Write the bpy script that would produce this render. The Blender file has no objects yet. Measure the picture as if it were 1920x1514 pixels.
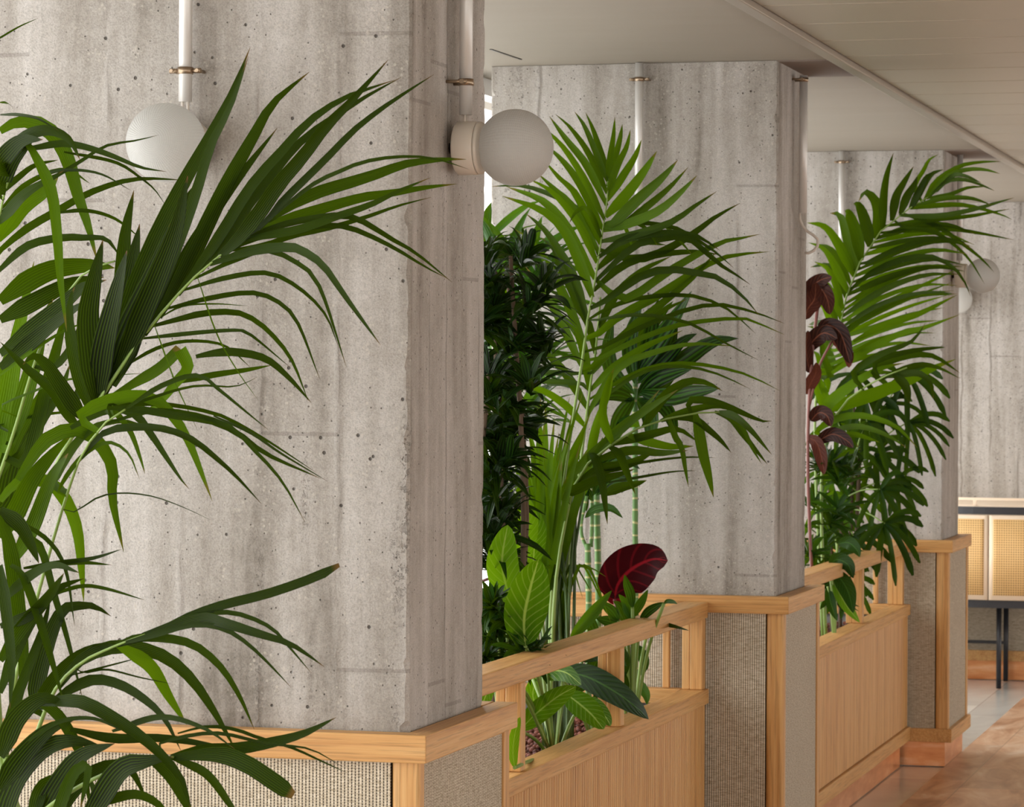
import bpy, bmesh, math, random
from mathutils import Vector, Matrix, noise
random.seed(7)
SC = bpy.context.scene
COL = SC.collection
PI = math.pi

# ------------------------------------------------------------------ camera
FPX, YAW, PITCH, ROLL, EYE = 6027.0, .26417, .00779, .00485, 1.51
Fw = Vector((-math.sin(YAW)*math.cos(PITCH), math.cos(YAW)*math.cos(PITCH), -math.sin(PITCH)))
Rt = Vector((math.cos(YAW), math.sin(YAW), 0))
Up = Rt.cross(Fw)
cr, sr = math.cos(ROLL), math.sin(ROLL)
Rc = Rt*cr + Up*sr
Uc = Up*cr - Rt*sr
EYEP = Vector((0, 0, EYE))
cd = bpy.data.cameras.new('camera')
cam = bpy.data.objects.new('camera', cd); COL.objects.link(cam)
m = Matrix((Rc, Uc, -Fw)).transposed().to_4x4(); m.translation = EYEP
cam.matrix_world = m
cd.sensor_width = 36; cd.lens = FPX/1920*36; cd.clip_start = .1; cd.clip_end = 200
cd.dof.use_dof = True; cd.dof.focus_distance = 5.9; cd.dof.aperture_fstop = 24
SC.camera = cam

def ray(px, py):
    return Fw + Rc*((px-960)/FPX) - Uc*((py-757)/FPX)
def at(px, py, Y):                     # point of the place seen at that pixel, at distance Y down the hall
    d = ray(px, py); return EYEP + d*(Y/d.y)

# ------------------------------------------------------------------ tags
def tag(o, label=None, cat=None, group=None, kind=None):
    if label: o['label'] = label
    if cat: o['category'] = cat
    if group: o['group'] = group
    if kind: o['kind'] = kind
    return o
def empty(name, loc=(0, 0, 0), label=None, cat=None, group=None):
    o = bpy.data.objects.new(name, None); COL.objects.link(o); o.location = loc
    o.empty_display_size = .1
    return tag(o, label, cat, group)
def put(o, parent):
    if parent is not None:
        o.parent = parent
        off = Vector((0, 0, 0)); p = parent
        while p is not None: off += p.location; p = p.parent
        o.location = -off + o.location
    return o

# ------------------------------------------------------------------ node helpers
class NT:
    def __init__(s, name):
        s.m = bpy.data.materials.new(name); s.m.use_nodes = True
        s.t = s.m.node_tree; s.t.nodes.clear()
        s.out = s.t.nodes.new('ShaderNodeOutputMaterial')
    def n(s, typ, **kw):
        nd = s.t.nodes.new('ShaderNode'+typ)
        for k, v in kw.items(): setattr(nd, k, v)
        return nd
    def set(s, nd, key, v):
        if isinstance(v, bpy.types.NodeSocket): s.t.links.new(v, nd.inputs[key])
        else: nd.inputs[key].default_value = v
    def math(s, op, a, b=0.0, c=0.0):
        nd = s.n('Math', operation=op); s.set(nd, 0, a); s.set(nd, 1, b)
        if op in ('MULTIPLY_ADD', 'SMOOTH_MIN', 'COMPARE', 'WRAP'): s.set(nd, 2, c)
        return nd.outputs[0]
    def ramp(s, f, stops):
        nd = s.n('ValToRGB'); s.set(nd, 0, f); e = nd.color_ramp.elements
        while len(e) < len(stops): e.new(.5)
        for i, (p, c) in enumerate(stops):
            e[i].position = p; e[i].color = (c[0], c[1], c[2], 1) if not isinstance(c, (int, float)) else (c, c, c, 1)
        return nd.outputs[0]
    def mix(s, f, a, b, mode='MIX'):
        nd = s.n('Mix', data_type='RGBA', blend_type=mode)
        s.set(nd, 0, f)
        for k, v in ((6, a), (7, b)):
            if isinstance(v, tuple) and len(v) == 3: v = (*v, 1)
            s.set(nd, k, v)
        return nd.outputs[2]
    def coord(s, kind='Object'):
        return s.n('TexCoord').outputs[kind]
    def mapping(s, v, scale=(1, 1, 1), loc=(0, 0, 0)):
        nd = s.n('Mapping'); s.set(nd, 0, v); nd.inputs['Scale'].default_value = scale; nd.inputs['Location'].default_value = loc
        return nd.outputs[0]
    def noise(s, v, scale=5, detail=4, rough=.5, dist=0):
        nd = s.n('TexNoise'); s.set(nd, 'Vector', v); nd.inputs['Scale'].default_value = scale
        nd.inputs['Detail'].default_value = detail; nd.inputs['Roughness'].default_value = rough
        nd.inputs['Distortion'].default_value = dist
        return nd.outputs[0]
    def vor(s, v, scale=5, feature='F1', out=0, rnd=1):
        nd = s.n('TexVoronoi', feature=feature); s.set(nd, 'Vector', v); nd.inputs['Scale'].default_value = scale
        nd.inputs['Randomness'].default_value = rnd
        return nd.outputs[out]
    def bump(s, h, dist=.001, strength=1, normal=None):
        nd = s.n('Bump'); s.set(nd, 'Height', h); nd.inputs['Distance'].default_value = dist; nd.inputs['Strength'].default_value = strength
        if normal: s.set(nd, 'Normal', normal)
        return nd.outputs[0]
    def bsdf(s, color, rough=.5, normal=None, **kw):
        nd = s.n('BsdfPrincipled')
        s.set(nd, 'Base Color', (*color, 1) if isinstance(color, tuple) and len(color) == 3 else color)
        s.set(nd, 'Roughness', rough)
        if normal: s.set(nd, 'Normal', normal)
        for k, v in kw.items(): s.set(nd, k.replace('_', ' '), v)
        return nd
    def done(s, sh):
        s.t.links.new(sh.outputs[0] if hasattr(sh, 'outputs') else sh, s.out.inputs[0]); return s.m

def srgb(r, g, b):
    f = lambda c: (c/255/12.92) if c/255 <= .04045 else ((c/255+.055)/1.055)**2.4
    return (f(r), f(g), f(b))

def mat_simple(name, col, rough=.5, **kw):
    t = NT(name); return t.done(t.bsdf(col, rough, **kw))

def mat_concrete(name, seed=0, cols=None):
    t = NT(name); co = t.coord(); v = t.mapping(co, loc=(seed, seed*2.3, seed*.7))
    streak = t.noise(t.mapping(v, (7, 7, .55)), 1.6, 5, .6, .3)
    fine = t.noise(v, 38, 6, .7)
    cloud = t.noise(v, 3.2, 4, .6)
    sand = t.noise(v, 330, 2, .6)
    f = t.math('ADD', t.math('MULTIPLY', streak, .62), t.math('MULTIPLY', fine, .18))
    f = t.math('ADD', f, t.math('MULTIPLY', cloud, .20))
    base = t.ramp(f, [(.34, cols[0]), (.45, cols[1]), (.55, cols[2]), (.68, cols[3])])
    # thin rain streaks along the board joints
    sep = t.n('SeparateXYZ'); t.set(sep, 0, co)
    px = t.math('ADD', t.math('ADD', sep.outputs[0], t.math('MULTIPLY', sep.outputs[1], 1.37)), seed*.31)
    wob = t.math('MULTIPLY', t.math('SUBTRACT', t.noise(t.mapping(v, (1, 1, 3)), 3, 2), .5), .03)
    fr = t.math('PINGPONG', t.math('ADD', px, wob), .0725)
    jm = t.math('SUBTRACT', 1, t.math('SMOOTH_MIN', t.math('DIVIDE', fr, .009), 1, .2))
    jn = t.ramp(t.noise(t.mapping(v, (6, 6, .8)), 2.3, 3, .6), [(.47, 0), (.6, 1)])
    joint = t.math('MULTIPLY', jm, jn)
    c1 = t.mix(t.math('MULTIPLY', joint, .5), base, srgb(112, 104, 96))
    bi = t.math('FLOOR', t.math('DIVIDE', px, .145)); wn_ = t.n('TexWhiteNoise', noise_dimensions='1D'); t.set(wn_, 'W', bi)
    zz = t.math('ADD', sep.outputs[2], t.math('MULTIPLY', wn_.outputs[0], .9))
    bj = t.math('LESS_THAN', t.math('PINGPONG', t.math('ADD', zz, t.math('MULTIPLY', wob, .35)), .55), .0035)
    c1 = t.mix(t.math('MULTIPLY', bj, .35), c1, srgb(110, 102, 94))
    spk = t.ramp(sand, [(.3, .80), (.52, 1.0), (.75, 1.13)])
    c2 = t.mix(1, c1, spk, 'MULTIPLY')
    # light aggregate grains and dark air holes
    va = t.vor(v, 95); ag = t.ramp(va, [(.20, 1), (.28, 0)])
    agm = t.math('MULTIPLY', ag, t.ramp(t.noise(v, 21, 3), [(.5, 0), (.6, 1)]))
    c3 = t.mix(t.math('MULTIPLY', agm, .4), c2, srgb(205, 198, 186))
    wv = t.noise(v, 60, 2); vv = t.n('VectorMath', operation='ADD')
    sc = t.n('VectorMath', operation='SCALE'); t.set(sc, 0, t.n('TexNoise').outputs[1]); sc.inputs['Scale'].default_value = .0
    hp = t.vor(v, 34); hole = t.ramp(hp, [(.07, 1), (.12, 0)])
    rnd = t.vor(v, 34, out=1); sr_ = t.n('SeparateColor'); t.set(sr_, 0, rnd)
    hsel = t.math('GREATER_THAN', sr_.outputs[0], .62)
    hole = t.math('MULTIPLY', hole, hsel)
    hp2 = t.vor(v, 85); h2 = t.ramp(hp2, [(.1, 1), (.17, 0)])
    rnd2 = t.vor(v, 85, out=1); s2 = t.n('SeparateColor'); t.set(s2, 0, rnd2)
    h2 = t.math('MULTIPLY', h2, t.math('GREATER_THAN', s2.outputs[1], .66))
    holes = t.math('MAXIMUM', hole, t.math('MULTIPLY', h2, .8))
    # honeycombed vertical strips where the formwork leaked
    rough_zone = t.ramp(t.noise(t.mapping(v, (9, 9, .9)), 1.1, 4, .6), [(.62, 0), (.70, 1)])
    gr = t.ramp(t.noise(v, 120, 3, .7), [(.40, 1), (.47, 0)])
    hon = t.math('MULTIPLY', rough_zone, gr)
    c4 = t.mix(t.math('MULTIPLY', hon, .45), c3, srgb(92, 86, 80))
    c5 = t.mix(t.math('MULTIPLY', holes, .85), c4, srgb(60, 55, 50))
    h = t.math('ADD', t.math('MULTIPLY', fine, .6), t.math('MULTIPLY', sand, .35))
    h = t.math('SUBTRACT', h, t.math('MULTIPLY', holes, 1.6))
    h = t.math('SUBTRACT', h, t.math('MULTIPLY', hon, .7))
    h = t.math('ADD', h, t.math('MULTIPLY', joint, .8))
    return t.done(t.bsdf(c5, .85, t.bump(h, .0035, .8), Specular_IOR_Level=.25))

def mat_oak(name, axis, tint=1.0, hue=0):
    t = NT(name); co = t.coord()
    s = [42, 42, 42]; s[axis] = .9
    v = t.mapping(co, tuple(s), loc=(hue, hue*2, hue*3))
    g = t.noise(v, 2.6, 6, .66, .12)
    s2 = [160, 160, 160]; s2[axis] = 5
    pore = t.noise(t.mapping(co, tuple(s2)), 1.6, 3, .5)
    big = t.noise(t.mapping(co, tuple(.5*x for x in s)), 1, 2)
    f = t.math('ADD', t.math('MULTIPLY', g, .7), t.math('MULTIPLY', big, .3))
    k = tint
    c = t.ramp(f, [(.32, tuple(k*x for x in srgb(184, 128, 70))), (.5, tuple(k*x for x in srgb(211, 160, 98))), (.68, tuple(k*x for x in srgb(226, 182, 122)))])
    p = t.ramp(pore, [(.36, .72), (.46, 1)])
    c = t.mix(.75, c, p, 'MULTIPLY')
    return t.done(t.bsdf(c, .42, t.bump(t.math('ADD', g, pore), .0006, .5), Specular_IOR_Level=.4))

def mat_woven(name, axis):
    t = NT(name); sep = t.n('SeparateXYZ'); t.set(sep, 0, t.coord())
    u = sep.outputs[axis]; v = sep.outputs[2]
    pu, pv = .0064, .0050
    a = t.math('MULTIPLY_ADD', t.math('SINE', t.math('MULTIPLY', u, 2*PI/pu)), .5, .5)
    b = t.math('MULTIPLY_ADD', t.math('SINE', t.math('ADD', t.math('MULTIPLY', v, 2*PI/pv), t.math('MULTIPLY', t.math('SINE', t.math('MULTIPLY', u, PI/pu)), 1.2))), .5, .5)
    hole = t.math('MULTIPLY', t.ramp(a, [(.55, 0), (.9, 1)]), t.math('MULTIPLY_ADD', b, .62, .38))
    n = t.noise(t.mapping(t.coord(), (40, 40, 260)), 1.5, 3)
    n2 = t.noise(t.mapping(t.coord(), (3, 3, 5)), 1.3, 3)
    lc = t.ramp(n, [(.3, srgb(176, 160, 134)), (.5, srgb(214, 201, 178)), (.7, srgb(236, 226, 206))])
    lc = t.mix(t.math('MULTIPLY', n2, .25), lc, srgb(150, 130, 100))
    c = t.mix(hole, lc, srgb(48, 38, 28))
    return t.done(t.bsdf(c, .6, t.bump(t.math('SUBTRACT', 1, hole), .0012, .9), Specular_IOR_Level=.3))

def mat_leaf(name, dark, mid, light, gloss=.35, trans=.35, pleats=9, rib=None, backc=None, browntip=.0, veins=0, tcol=None):
    t = NT(name)
    uv = t.n('UVMap', uv_map='UVMap').outputs[0]
    sep = t.n('SeparateXYZ'); t.set(sep, 0, uv); u, v = sep.outputs[0], sep.outputs[1]
    at_ = t.n('Attribute', attribute_name='tone').outputs[2]
    tone = t.math('ADD', at_, t.math('MULTIPLY', t.math('SUBTRACT', t.noise(t.mapping(uv, (14, 1.5, 1)), 1, 2), .5), .35))
    c = t.ramp(tone, [(.1, dark), (.5, mid), (.95, light)])
    du = t.math('ABSOLUTE', t.math('SUBTRACT', u, .5))
    h = 0.5
    if veins:
        ph = t.math('SUBTRACT', t.math('MULTIPLY', v, veins), t.math('MULTIPLY', du, veins*.55))
        w = t.math('MULTIPLY_ADD', t.math('SINE', t.math('MULTIPLY', ph, 2*PI)), .5, .5)
        line = t.ramp(w, [(.86, 0), (.98, 1)])
        c = t.mix(t.math('MULTIPLY', line, .28), c, rib)
        h = t.math('SUBTRACT', t.math('MULTIPLY', w, .6), 0)
        h = t.math('ADD', h, t.ramp(du, [(0, 0), (.08, 1)]))
    else:
        w = t.math('MULTIPLY_ADD', t.math('SINE', t.math('MULTIPLY', u, 2*PI*pleats)), .5, .5)
        c = t.mix(t.math('MULTIPLY', t.ramp(w, [(.55, 0), (1, 1)]), .36), c, light)
        h = w
    if rib:
        c = t.mix(t.ramp(du, [(.018, .85), (.045, 0)]), c, rib)
    if browntip:
        tip = t.ramp(t.math('ADD', v, t.math('MULTIPLY', at_, .08)), [(.97, 0), (1.0, 1)])
        c = t.mix(t.math('MULTIPLY', tip, browntip), c, srgb(120, 80, 45))
    if backc:
        geo = t.n('NewGeometry')
        c = t.mix(geo.outputs['Backfacing'], c, backc)
    nrm = t.bump(h, .0012, .35)
    b = t.bsdf(c, gloss, nrm, Specular_IOR_Level=.07)
    tr = t.n('BsdfTranslucent'); t.set(tr, 0, tcol if tcol and not isinstance(tcol, tuple) else ((*(tcol or srgb(112, 150, 0)), 1)))
    mx = t.n('MixShader'); t.set(mx, 0, t.math('MULTIPLY', t.math('MULTIPLY_ADD', at_, 1.5, .3), trans))
    t.t.links.new(b.outputs[0], mx.inputs[1]); t.t.links.new(tr.outputs[0], mx.inputs[2])
    return t.done(mx)

CC = [srgb(122, 115, 106), srgb(162, 156, 148), srgb(182, 177, 171), srgb(204, 200, 196)]
CS = [srgb(120, 110, 100), srgb(150, 140, 129), srgb(172, 163, 152), srgb(192, 184, 174)]
M = {}
M['con'] = [mat_concrete('board_formed_concrete', s, CC) for s in (0, 3.1, 7.7, 12.3)]
M['oak'] = [mat_oak('oak_grain_x', 0), mat_oak('oak_grain_y', 1, hue=3), mat_oak('oak_grain_z', 2, hue=5)]
M['weave'] = [mat_woven('woven_cord_x', 0), mat_woven('woven_cord_y', 1)]
def mat_plaster(name, c1, c2):
    t = NT(name); co = t.coord()
    c = t.mix(t.noise(t.mapping(co, (1, 3, 1)), 1.5, 4, .6), c1, c2)
    return t.done(t.bsdf(c, .8, t.bump(t.noise(co, 60, 3), .001, .2)))
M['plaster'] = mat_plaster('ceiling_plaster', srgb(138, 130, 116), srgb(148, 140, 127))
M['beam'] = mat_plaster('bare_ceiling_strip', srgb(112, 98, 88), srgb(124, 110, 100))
M['wallp'] = mat_plaster('wall_plaster', srgb(212, 206, 196), srgb(222, 216, 208))
M['panelmetal'] = mat_simple('ceiling_metal', srgb(176, 169, 153), .38, Metallic=.25)
M['railmetal'] = mat_simple('ceiling_rail_metal', srgb(168, 160, 148), .35, Metallic=.4)
M['seam_backing'] = mat_simple('seam_grey', srgb(206, 200, 188), .8)  # pale backing seen in the gaps between the metal ceiling panels
def mat_brushed(name, c, rough):
    t = NT(name); n = t.noise(t.mapping(t.coord(), (60, 60, 4)), 3, 3)
    return t.done(t.bsdf(t.mix(n, tuple(.88*x for x in c), c), rough, Metallic=.3))
M['pipe'] = mat_brushed('galvanised_conduit', srgb(226, 224, 220), .4)
M['clamp'] = mat_simple('clamp_metal', srgb(165, 145, 122), .35, Metallic=.9)
M['wire'] = mat_simple('pale_cable', srgb(214, 206, 196), .45)
M['porcelain'] = mat_simple('porcelain', srgb(222, 214, 202), .3)
M['dark'] = mat_simple('dark_screw_metal', srgb(70, 66, 62), .4, Metallic=.7)
def mat_copper():
    t = NT('copper_kick'); n = t.noise(t.mapping(t.coord(), (2, 2, 9)), 2.5, 5, .6)
    c = t.ramp(n, [(.3, srgb(206, 132, 78)), (.55, srgb(230, 164, 112)), (.75, srgb(246, 202, 160))])
    return t.done(t.bsdf(c, .32, t.bump(n, .002, .2), Metallic=.55))
M['copper'] = mat_copper()
def mat_globe():
    t = NT('prismatic_frosted_glass'); sep = t.n('SeparateXYZ'); t.set(sep, 0, t.n('UVMap', uv_map='UVMap').outputs[0])
    a = t.math('SINE', t.math('MULTIPLY', sep.outputs[0], 2*PI*72)); b = t.math('SINE', t.math('MULTIPLY', sep.outputs[1], 2*PI*46))
    h = t.math('ADD', a, b)
    nrm = t.bump(h, .0006, .35)
    p = t.bsdf(srgb(216, 216, 212), .28, nrm, Specular_IOR_Level=.5)
    tr = t.n('BsdfTranslucent'); tr.inputs[0].default_value = (*srgb(228, 228, 226), 1)
    t.set(tr, 'Normal', nrm)
    g = t.n('BsdfTransparent'); g.inputs[0].default_value = (.95, .95, .94, 1)
    mx = t.n('MixShader'); mx.inputs[0].default_value = .5
    t.t.links.new(p.outputs[0], mx.inputs[1]); t.t.links.new(tr.outputs[0], mx.inputs[2])
    m2 = t.n('MixShader'); m2.inputs[0].default_value = .0
    t.t.links.new(mx.outputs[0], m2.inputs[1]); t.t.links.new(g.outputs[0], m2.inputs[2])
    return t.done(m2)
M['globe'] = mat_globe()
def mat_stone(name, cols, scale, tile=None, rough=.25):
    t = NT(name); co = t.coord()
    n = t.noise(t.mapping(co, scale), 1, 6, .62, 1.2)
    c = t.ramp(n, cols)
    if tile:
        sep = t.n('SeparateXYZ'); t.set(sep, 0, co)
        rowi = t.math('FLOOR', t.math('DIVIDE', sep.outputs[0], tile[0]))
        yy = t.math('ADD', sep.outputs[1], t.math('MULTIPLY', rowi, tile[1]*.37))
        coli = t.math('FLOOR', t.math('DIVIDE', yy, tile[1]))
        cmb = t.n('CombineXYZ'); t.set(cmb, 0, rowi); t.set(cmb, 1, coli)
        wn = t.n('TexWhiteNoise'); t.set(wn, 'Vector', cmb.outputs[0])
        c = t.mix(1, c, t.ramp(wn.outputs[0], [(0, .80), (1, 1.12)]), 'MULTIPLY')
        fx = t.math('PINGPONG', sep.outputs[0], tile[0]/2) if False else t.math('FRACT', t.math('DIVIDE', sep.outputs[0], tile[0]))
        fy = t.math('FRACT', t.math('DIVIDE', yy, tile[1]))
        g = t.math('MAXIMUM', t.math('LESS_THAN', fx, .004/tile[0]), t.math('LESS_THAN', fy, .004/tile[1]))
        c = t.mix(t.math('MULTIPLY', g, .5), c, srgb(120, 95, 78))
    return t.done(t.bsdf(c, rough, Specular_IOR_Level=.5))
M['marble'] = mat_stone('pale_grey_marble', [(.3, srgb(214, 210, 202)), (.55, srgb(232, 229, 222)), (.8, srgb(242, 240, 234))], (2, 1.2, 1), (.6, 1.2), .2)
M['breccia'] = mat_stone('pink_brown_stone', [(.3, srgb(168, 118, 86)), (.44, srgb(204, 158, 124)), (.56, srgb(224, 186, 154)), (.7, srgb(244, 220, 198))], (7, 2.2, 1), (.3, .6), .3)
M['soil'] = mat_simple('dark_compost', srgb(48, 34, 26), .95)
def mat_pebble():
    t = NT('clay_pebble'); n = t.noise(t.coord(), 45, 3)
    return t.done(t.bsdf(t.ramp(n, [(.3, srgb(62, 30, 22)), (.55, srgb(112, 58, 42)), (.75, srgb(150, 92, 70))]), .75))
M['pebble'] = mat_pebble()
M['liner'] = mat_simple('planter_liner', srgb(150, 150, 148), .5)
M['frame'] = mat_simple('window_frame_white', srgb(225, 226, 226), .4)
def mat_glass():
    t = NT('window_glass'); a = t.n('BsdfTransparent'); b = t.n('BsdfGlossy'); b.inputs['Roughness'].default_value = .02
    mx = t.n('MixShader'); mx.inputs[0].default_value = .05
    t.t.links.new(a.outputs[0], mx.inputs[1]); t.t.links.new(b.outputs[0], mx.inputs[2]); return t.done(mx)
M['glass'] = mat_glass()
M['black'] = mat_simple('black_lacquer', srgb(40, 41, 46), .4)
M['ash'] = mat_simple('pale_ash', srgb(246, 224, 198), .45)
def mat_cane():
    t = NT('woven_cane'); sep = t.n('SeparateXYZ'); t.set(sep, 0, t.n('UVMap', uv_map='UVMap').outputs[0])
    a = t.math('MULTIPLY_ADD', t.math('SINE', t.math('MULTIPLY', sep.outputs[0], 2*PI/.0115)), .5, .5)
    b = t.math('MULTIPLY_ADD', t.math('SINE', t.math('MULTIPLY', sep.outputs[1], 2*PI/.0115)), .5, .5)
    h = t.ramp(t.math('MULTIPLY', a, b), [(.35, 0), (.62, 1)])
    n = t.noise(t.coord(), 9, 3)
    base = t.mix(n, srgb(228, 184, 118), srgb(240, 204, 144))
    return t.done(t.bsdf(t.mix(h, base, srgb(150, 104, 56)), .55, t.bump(t.math('SUBTRACT', 1, h), .001, .6)))
M['cane'] = mat_cane()

KD, KM, KL = srgb(10, 15, 0), srgb(27, 42, 0), srgb(78, 110, 8)
M['kentia'] = mat_leaf('kentia_leaf', KD, KM, KL, .5, .16, 8, None, None, .6)
M['petiole'] = mat_simple('pale_green_petiole', srgb(120, 146, 66), .45)
M['stalk_dark'] = mat_simple('deep_green_stalk', srgb(58, 82, 24), .5)
M['midrib'] = mat_simple('leaf_midrib_green', srgb(128, 150, 58), .5)
M['rhapis'] = mat_leaf('lady_palm_leaf', srgb(12, 28, 7), srgb(26, 52, 12), srgb(60, 100, 24), .35, .22, 5)
M['dracaena'] = mat_leaf('dracaena_leaf', srgb(8, 18, 6), srgb(20, 44, 12), srgb(54, 96, 26), .28, .10, 3)
M['cane_leaf'] = mat_leaf('cane_leaf_dark', srgb(10, 24, 10), srgb(24, 56, 18), srgb(70, 124, 36), .22, .2, 4, srgb(50, 88, 30))
M['broad'] = mat_leaf('veined_broad_leaf', srgb(20, 50, 6), srgb(42, 88, 12), srgb(90, 140, 30), .22, .3, 0, srgb(176, 200, 96), veins=9)
M['broad_dark'] = mat_leaf('dark_broad_leaf', srgb(16, 36, 10), srgb(30, 62, 18), srgb(56, 92, 30), .25, .15, 0, srgb(56, 92, 34), veins=10)
M['red'] = mat_leaf('burgundy_leaf', srgb(30, 6, 8), srgb(54, 8, 14), srgb(110, 18, 28), .4, .05, 0, srgb(150, 26, 38), veins=5, tcol=srgb(170, 30, 40))
M['ficus'] = mat_leaf('burgundy_rubber_leaf', srgb(34, 20, 16), srgb(58, 30, 24), srgb(96, 52, 40), .2, .06, 0, srgb(104, 60, 44), veins=8, tcol=srgb(120, 60, 40))
def mat_canestem():
    t = NT('green_cane_stem'); sep = t.n('SeparateXYZ'); t.set(sep, 0, t.coord())
    z = t.math('ADD', sep.outputs[2], t.math('MULTIPLY', t.noise(t.coord(), 9, 2), .03))
    r = t.math('FRACT', t.math('DIVIDE', z, .034))
    c = t.mix(t.ramp(r, [(.1, 1), (.2, 0)]), t.mix(t.noise(t.coord(), 20, 2), srgb(62, 104, 42), srgb(96, 138, 62)), srgb(172, 168, 112))
    return t.done(t.bsdf(c, .45))
M['stem'] = mat_canestem()
M['bark'] = mat_simple('grey_brown_bark', srgb(96, 78, 60), .85)
M['petal_stalk'] = mat_simple('dark_red_stalk', srgb(120, 70, 62), .5)
M['basket'] = mat_simple('pot_terracotta_grey', srgb(120, 116, 110), .7)

# ------------------------------------------------------------------ mesh builder
class MB:
    def __init__(s): s.v = []; s.f = []; s.uv = {}; s.sm = set(); s.tone = {}
    def face(s, idx, uvs=None, smooth=False, tone=None):
        k = len(s.f); s.f.append(tuple(idx))
        if uvs: s.uv[k] = uvs
        if smooth: s.sm.add(k)
        if tone is not None: s.tone[k] = tone
    def box(s, x0, x1, y0, y1, z0, z1):
        b = len(s.v)
        s.v += [Vector(p) for p in ((x0, y0, z0), (x1, y0, z0), (x1, y1, z0), (x0, y1, z0), (x0, y0, z1), (x1, y0, z1), (x1, y1, z1), (x0, y1, z1))]
        for q in ((0, 3, 2, 1), (4, 5, 6, 7), (0, 1, 5, 4), (1, 2, 6, 5), (2, 3, 7, 6), (3, 0, 4, 7)): s.face([b+i for i in q])
        return s
    def prism(s, poly, z0, z1):                      # polygon in XY
        b = len(s.v); n = len(poly)
        s.v += [Vector((p[0], p[1], z0)) for p in poly]+[Vector((p[0], p[1], z1)) for p in poly]
        s.face([b+n-1-i for i in range(n)]); s.face([b+n+i for i in range(n)])
        for i in range(n):
            j = (i+1) % n; s.face((b+i, b+j, b+n+j, b+n+i), smooth=False)
        return s
    def tube(s, pts, rad, seg=10, caps=True):
        pts = [Vector(p) for p in pts]; n = len(pts)
        rads = rad if isinstance(rad, (list, tuple)) else [rad]*n
        b = len(s.v); prev = None
        for i, p in enumerate(pts):
            t = (pts[min(i+1, n-1)]-pts[max(i-1, 0)]).normalized()
            if prev is None:
                a = Vector((0, 0, 1)) if abs(t.z) < .9 else Vector((1, 0, 0))
                u = t.cross(a).normalized()
            else:
                u = (prev - t*prev.dot(t)).normalized()
            prev = u; w = t.cross(u)
            for k in range(seg):
                an = 2*PI*k/seg; s.v.append(p+(u*math.cos(an)+w*math.sin(an))*rads[i])
        for i in range(n-1):
            for k in range(seg):
                k2 = (k+1) % seg
                s.face((b+i*seg+k, b+i*seg+k2, b+(i+1)*seg+k2, b+(i+1)*seg+k), smooth=True)
        if caps:
            s.face([b+seg-1-k for k in range(seg)]); s.face([b+(n-1)*seg+k for k in range(seg)])
        return s
    def build(s, name, mat, parent=None, bevel=0, seg=2):
        me = bpy.data.meshes.new(name)
        me.from_pydata([tuple(v) for v in s.v], [], s.f)
        if s.uv:
            ul = me.uv_layers.new(name='UVMap')
            for p in me.polygons:
                u = s.uv.get(p.index)
                if u:
                    for li, q in zip(p.loop_indices, u): ul.data[li].uv = q
        if s.tone:
            at_ = me.attributes.new('tone', 'FLOAT', 'FACE')
            for i in range(len(me.polygons)): at_.data[i].value = s.tone.get(i, .5)
        for i in s.sm: me.polygons[i].use_smooth = True
        me.materials.append(mat); me.update()
        o = bpy.data.objects.new(name, me); COL.objects.link(o)
        if bevel:
            md = o.modifiers.new('bevel', 'BEVEL'); md.width = bevel; md.segments = seg; md.limit_method = 'ANGLE'; md.angle_limit = .6
        return put(o, parent)
def box(name, mat, x0, x1, y0, y1, z0, z1, parent=None, bevel=0):
    return MB().box(x0, x1, y0, y1, z0, z1).build(name, mat, parent, bevel)

# ------------------------------------------------------------------ room
ZC = 2.411
YS = [5.295, 8.948, 12.557, 16.284]; XR = [-1.615, -1.647, -1.652, -1.652]
HS = [.8994, .8992, .8870, .8870]
W, D, O, L, TH = .840, .476, .046, .604, .048
XC, XF = -1.490, -1.635
XL = -2.49                     # window line on the left

def structure(o): o['kind'] = 'structure'; return o
structure(MB().box(-2.9, 5.0, -4.5, 21, -.1, 0).build('floor', M['marble']))
structure(box('floor_breccia', M['breccia'], XF, 5.0, -4.5, 21, .0, .003))
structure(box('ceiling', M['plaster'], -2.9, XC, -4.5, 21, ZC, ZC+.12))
mb = MB(); y = -4.5
mb.box(XC, 5.0, -4.5, 21, ZC+.03, ZC+.12); structure(mb.build('ceiling_backing', M['seam_backing']))
mb = MB(); p = .415; y = 8.07-.4-p*30
while y < 20.9:
    if y > -4.3: mb.box(XC+.035, 4.98, y+.006, y+p-.006, ZC+.004, ZC+.026)
    y += p
structure(mb.build('ceiling_metal_panels', M['panelmetal'], None, .003))
structure(MB().box(XC-.004, XC+.033, -4.5, 21, ZC-.012, ZC+.028).build('trim_1', M['railmetal'], None, .003))
mb = MB()
for i in range(3): mb.box(XR[i]-.0, XC-.006, YS[i]+.0, YS[i]+D, ZC-.004, ZC)
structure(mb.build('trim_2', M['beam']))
mb = MB()
def ceil(px, py): d = ray(px, py); return EYEP+d*((ZC-EYE)/d.z)
a, b = ceil(918, 92), ceil(975, 111); mb.prism([(a.x, a.y), (a.x+.006, a.y), (b.x+.006, b.y), (b.x, b.y)], ZC-.002, ZC)
structure(mb.build('trim_3', M['dark']))
# walls
structure(MB().box(5.0, 5.1, -4.5, 21, 0, .15).build('wall_right', M['wallp']))
structure(box('wall_far', M['wallp'], -2.9, 5.1, 21, 21.1, 0, ZC+.1))
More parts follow.
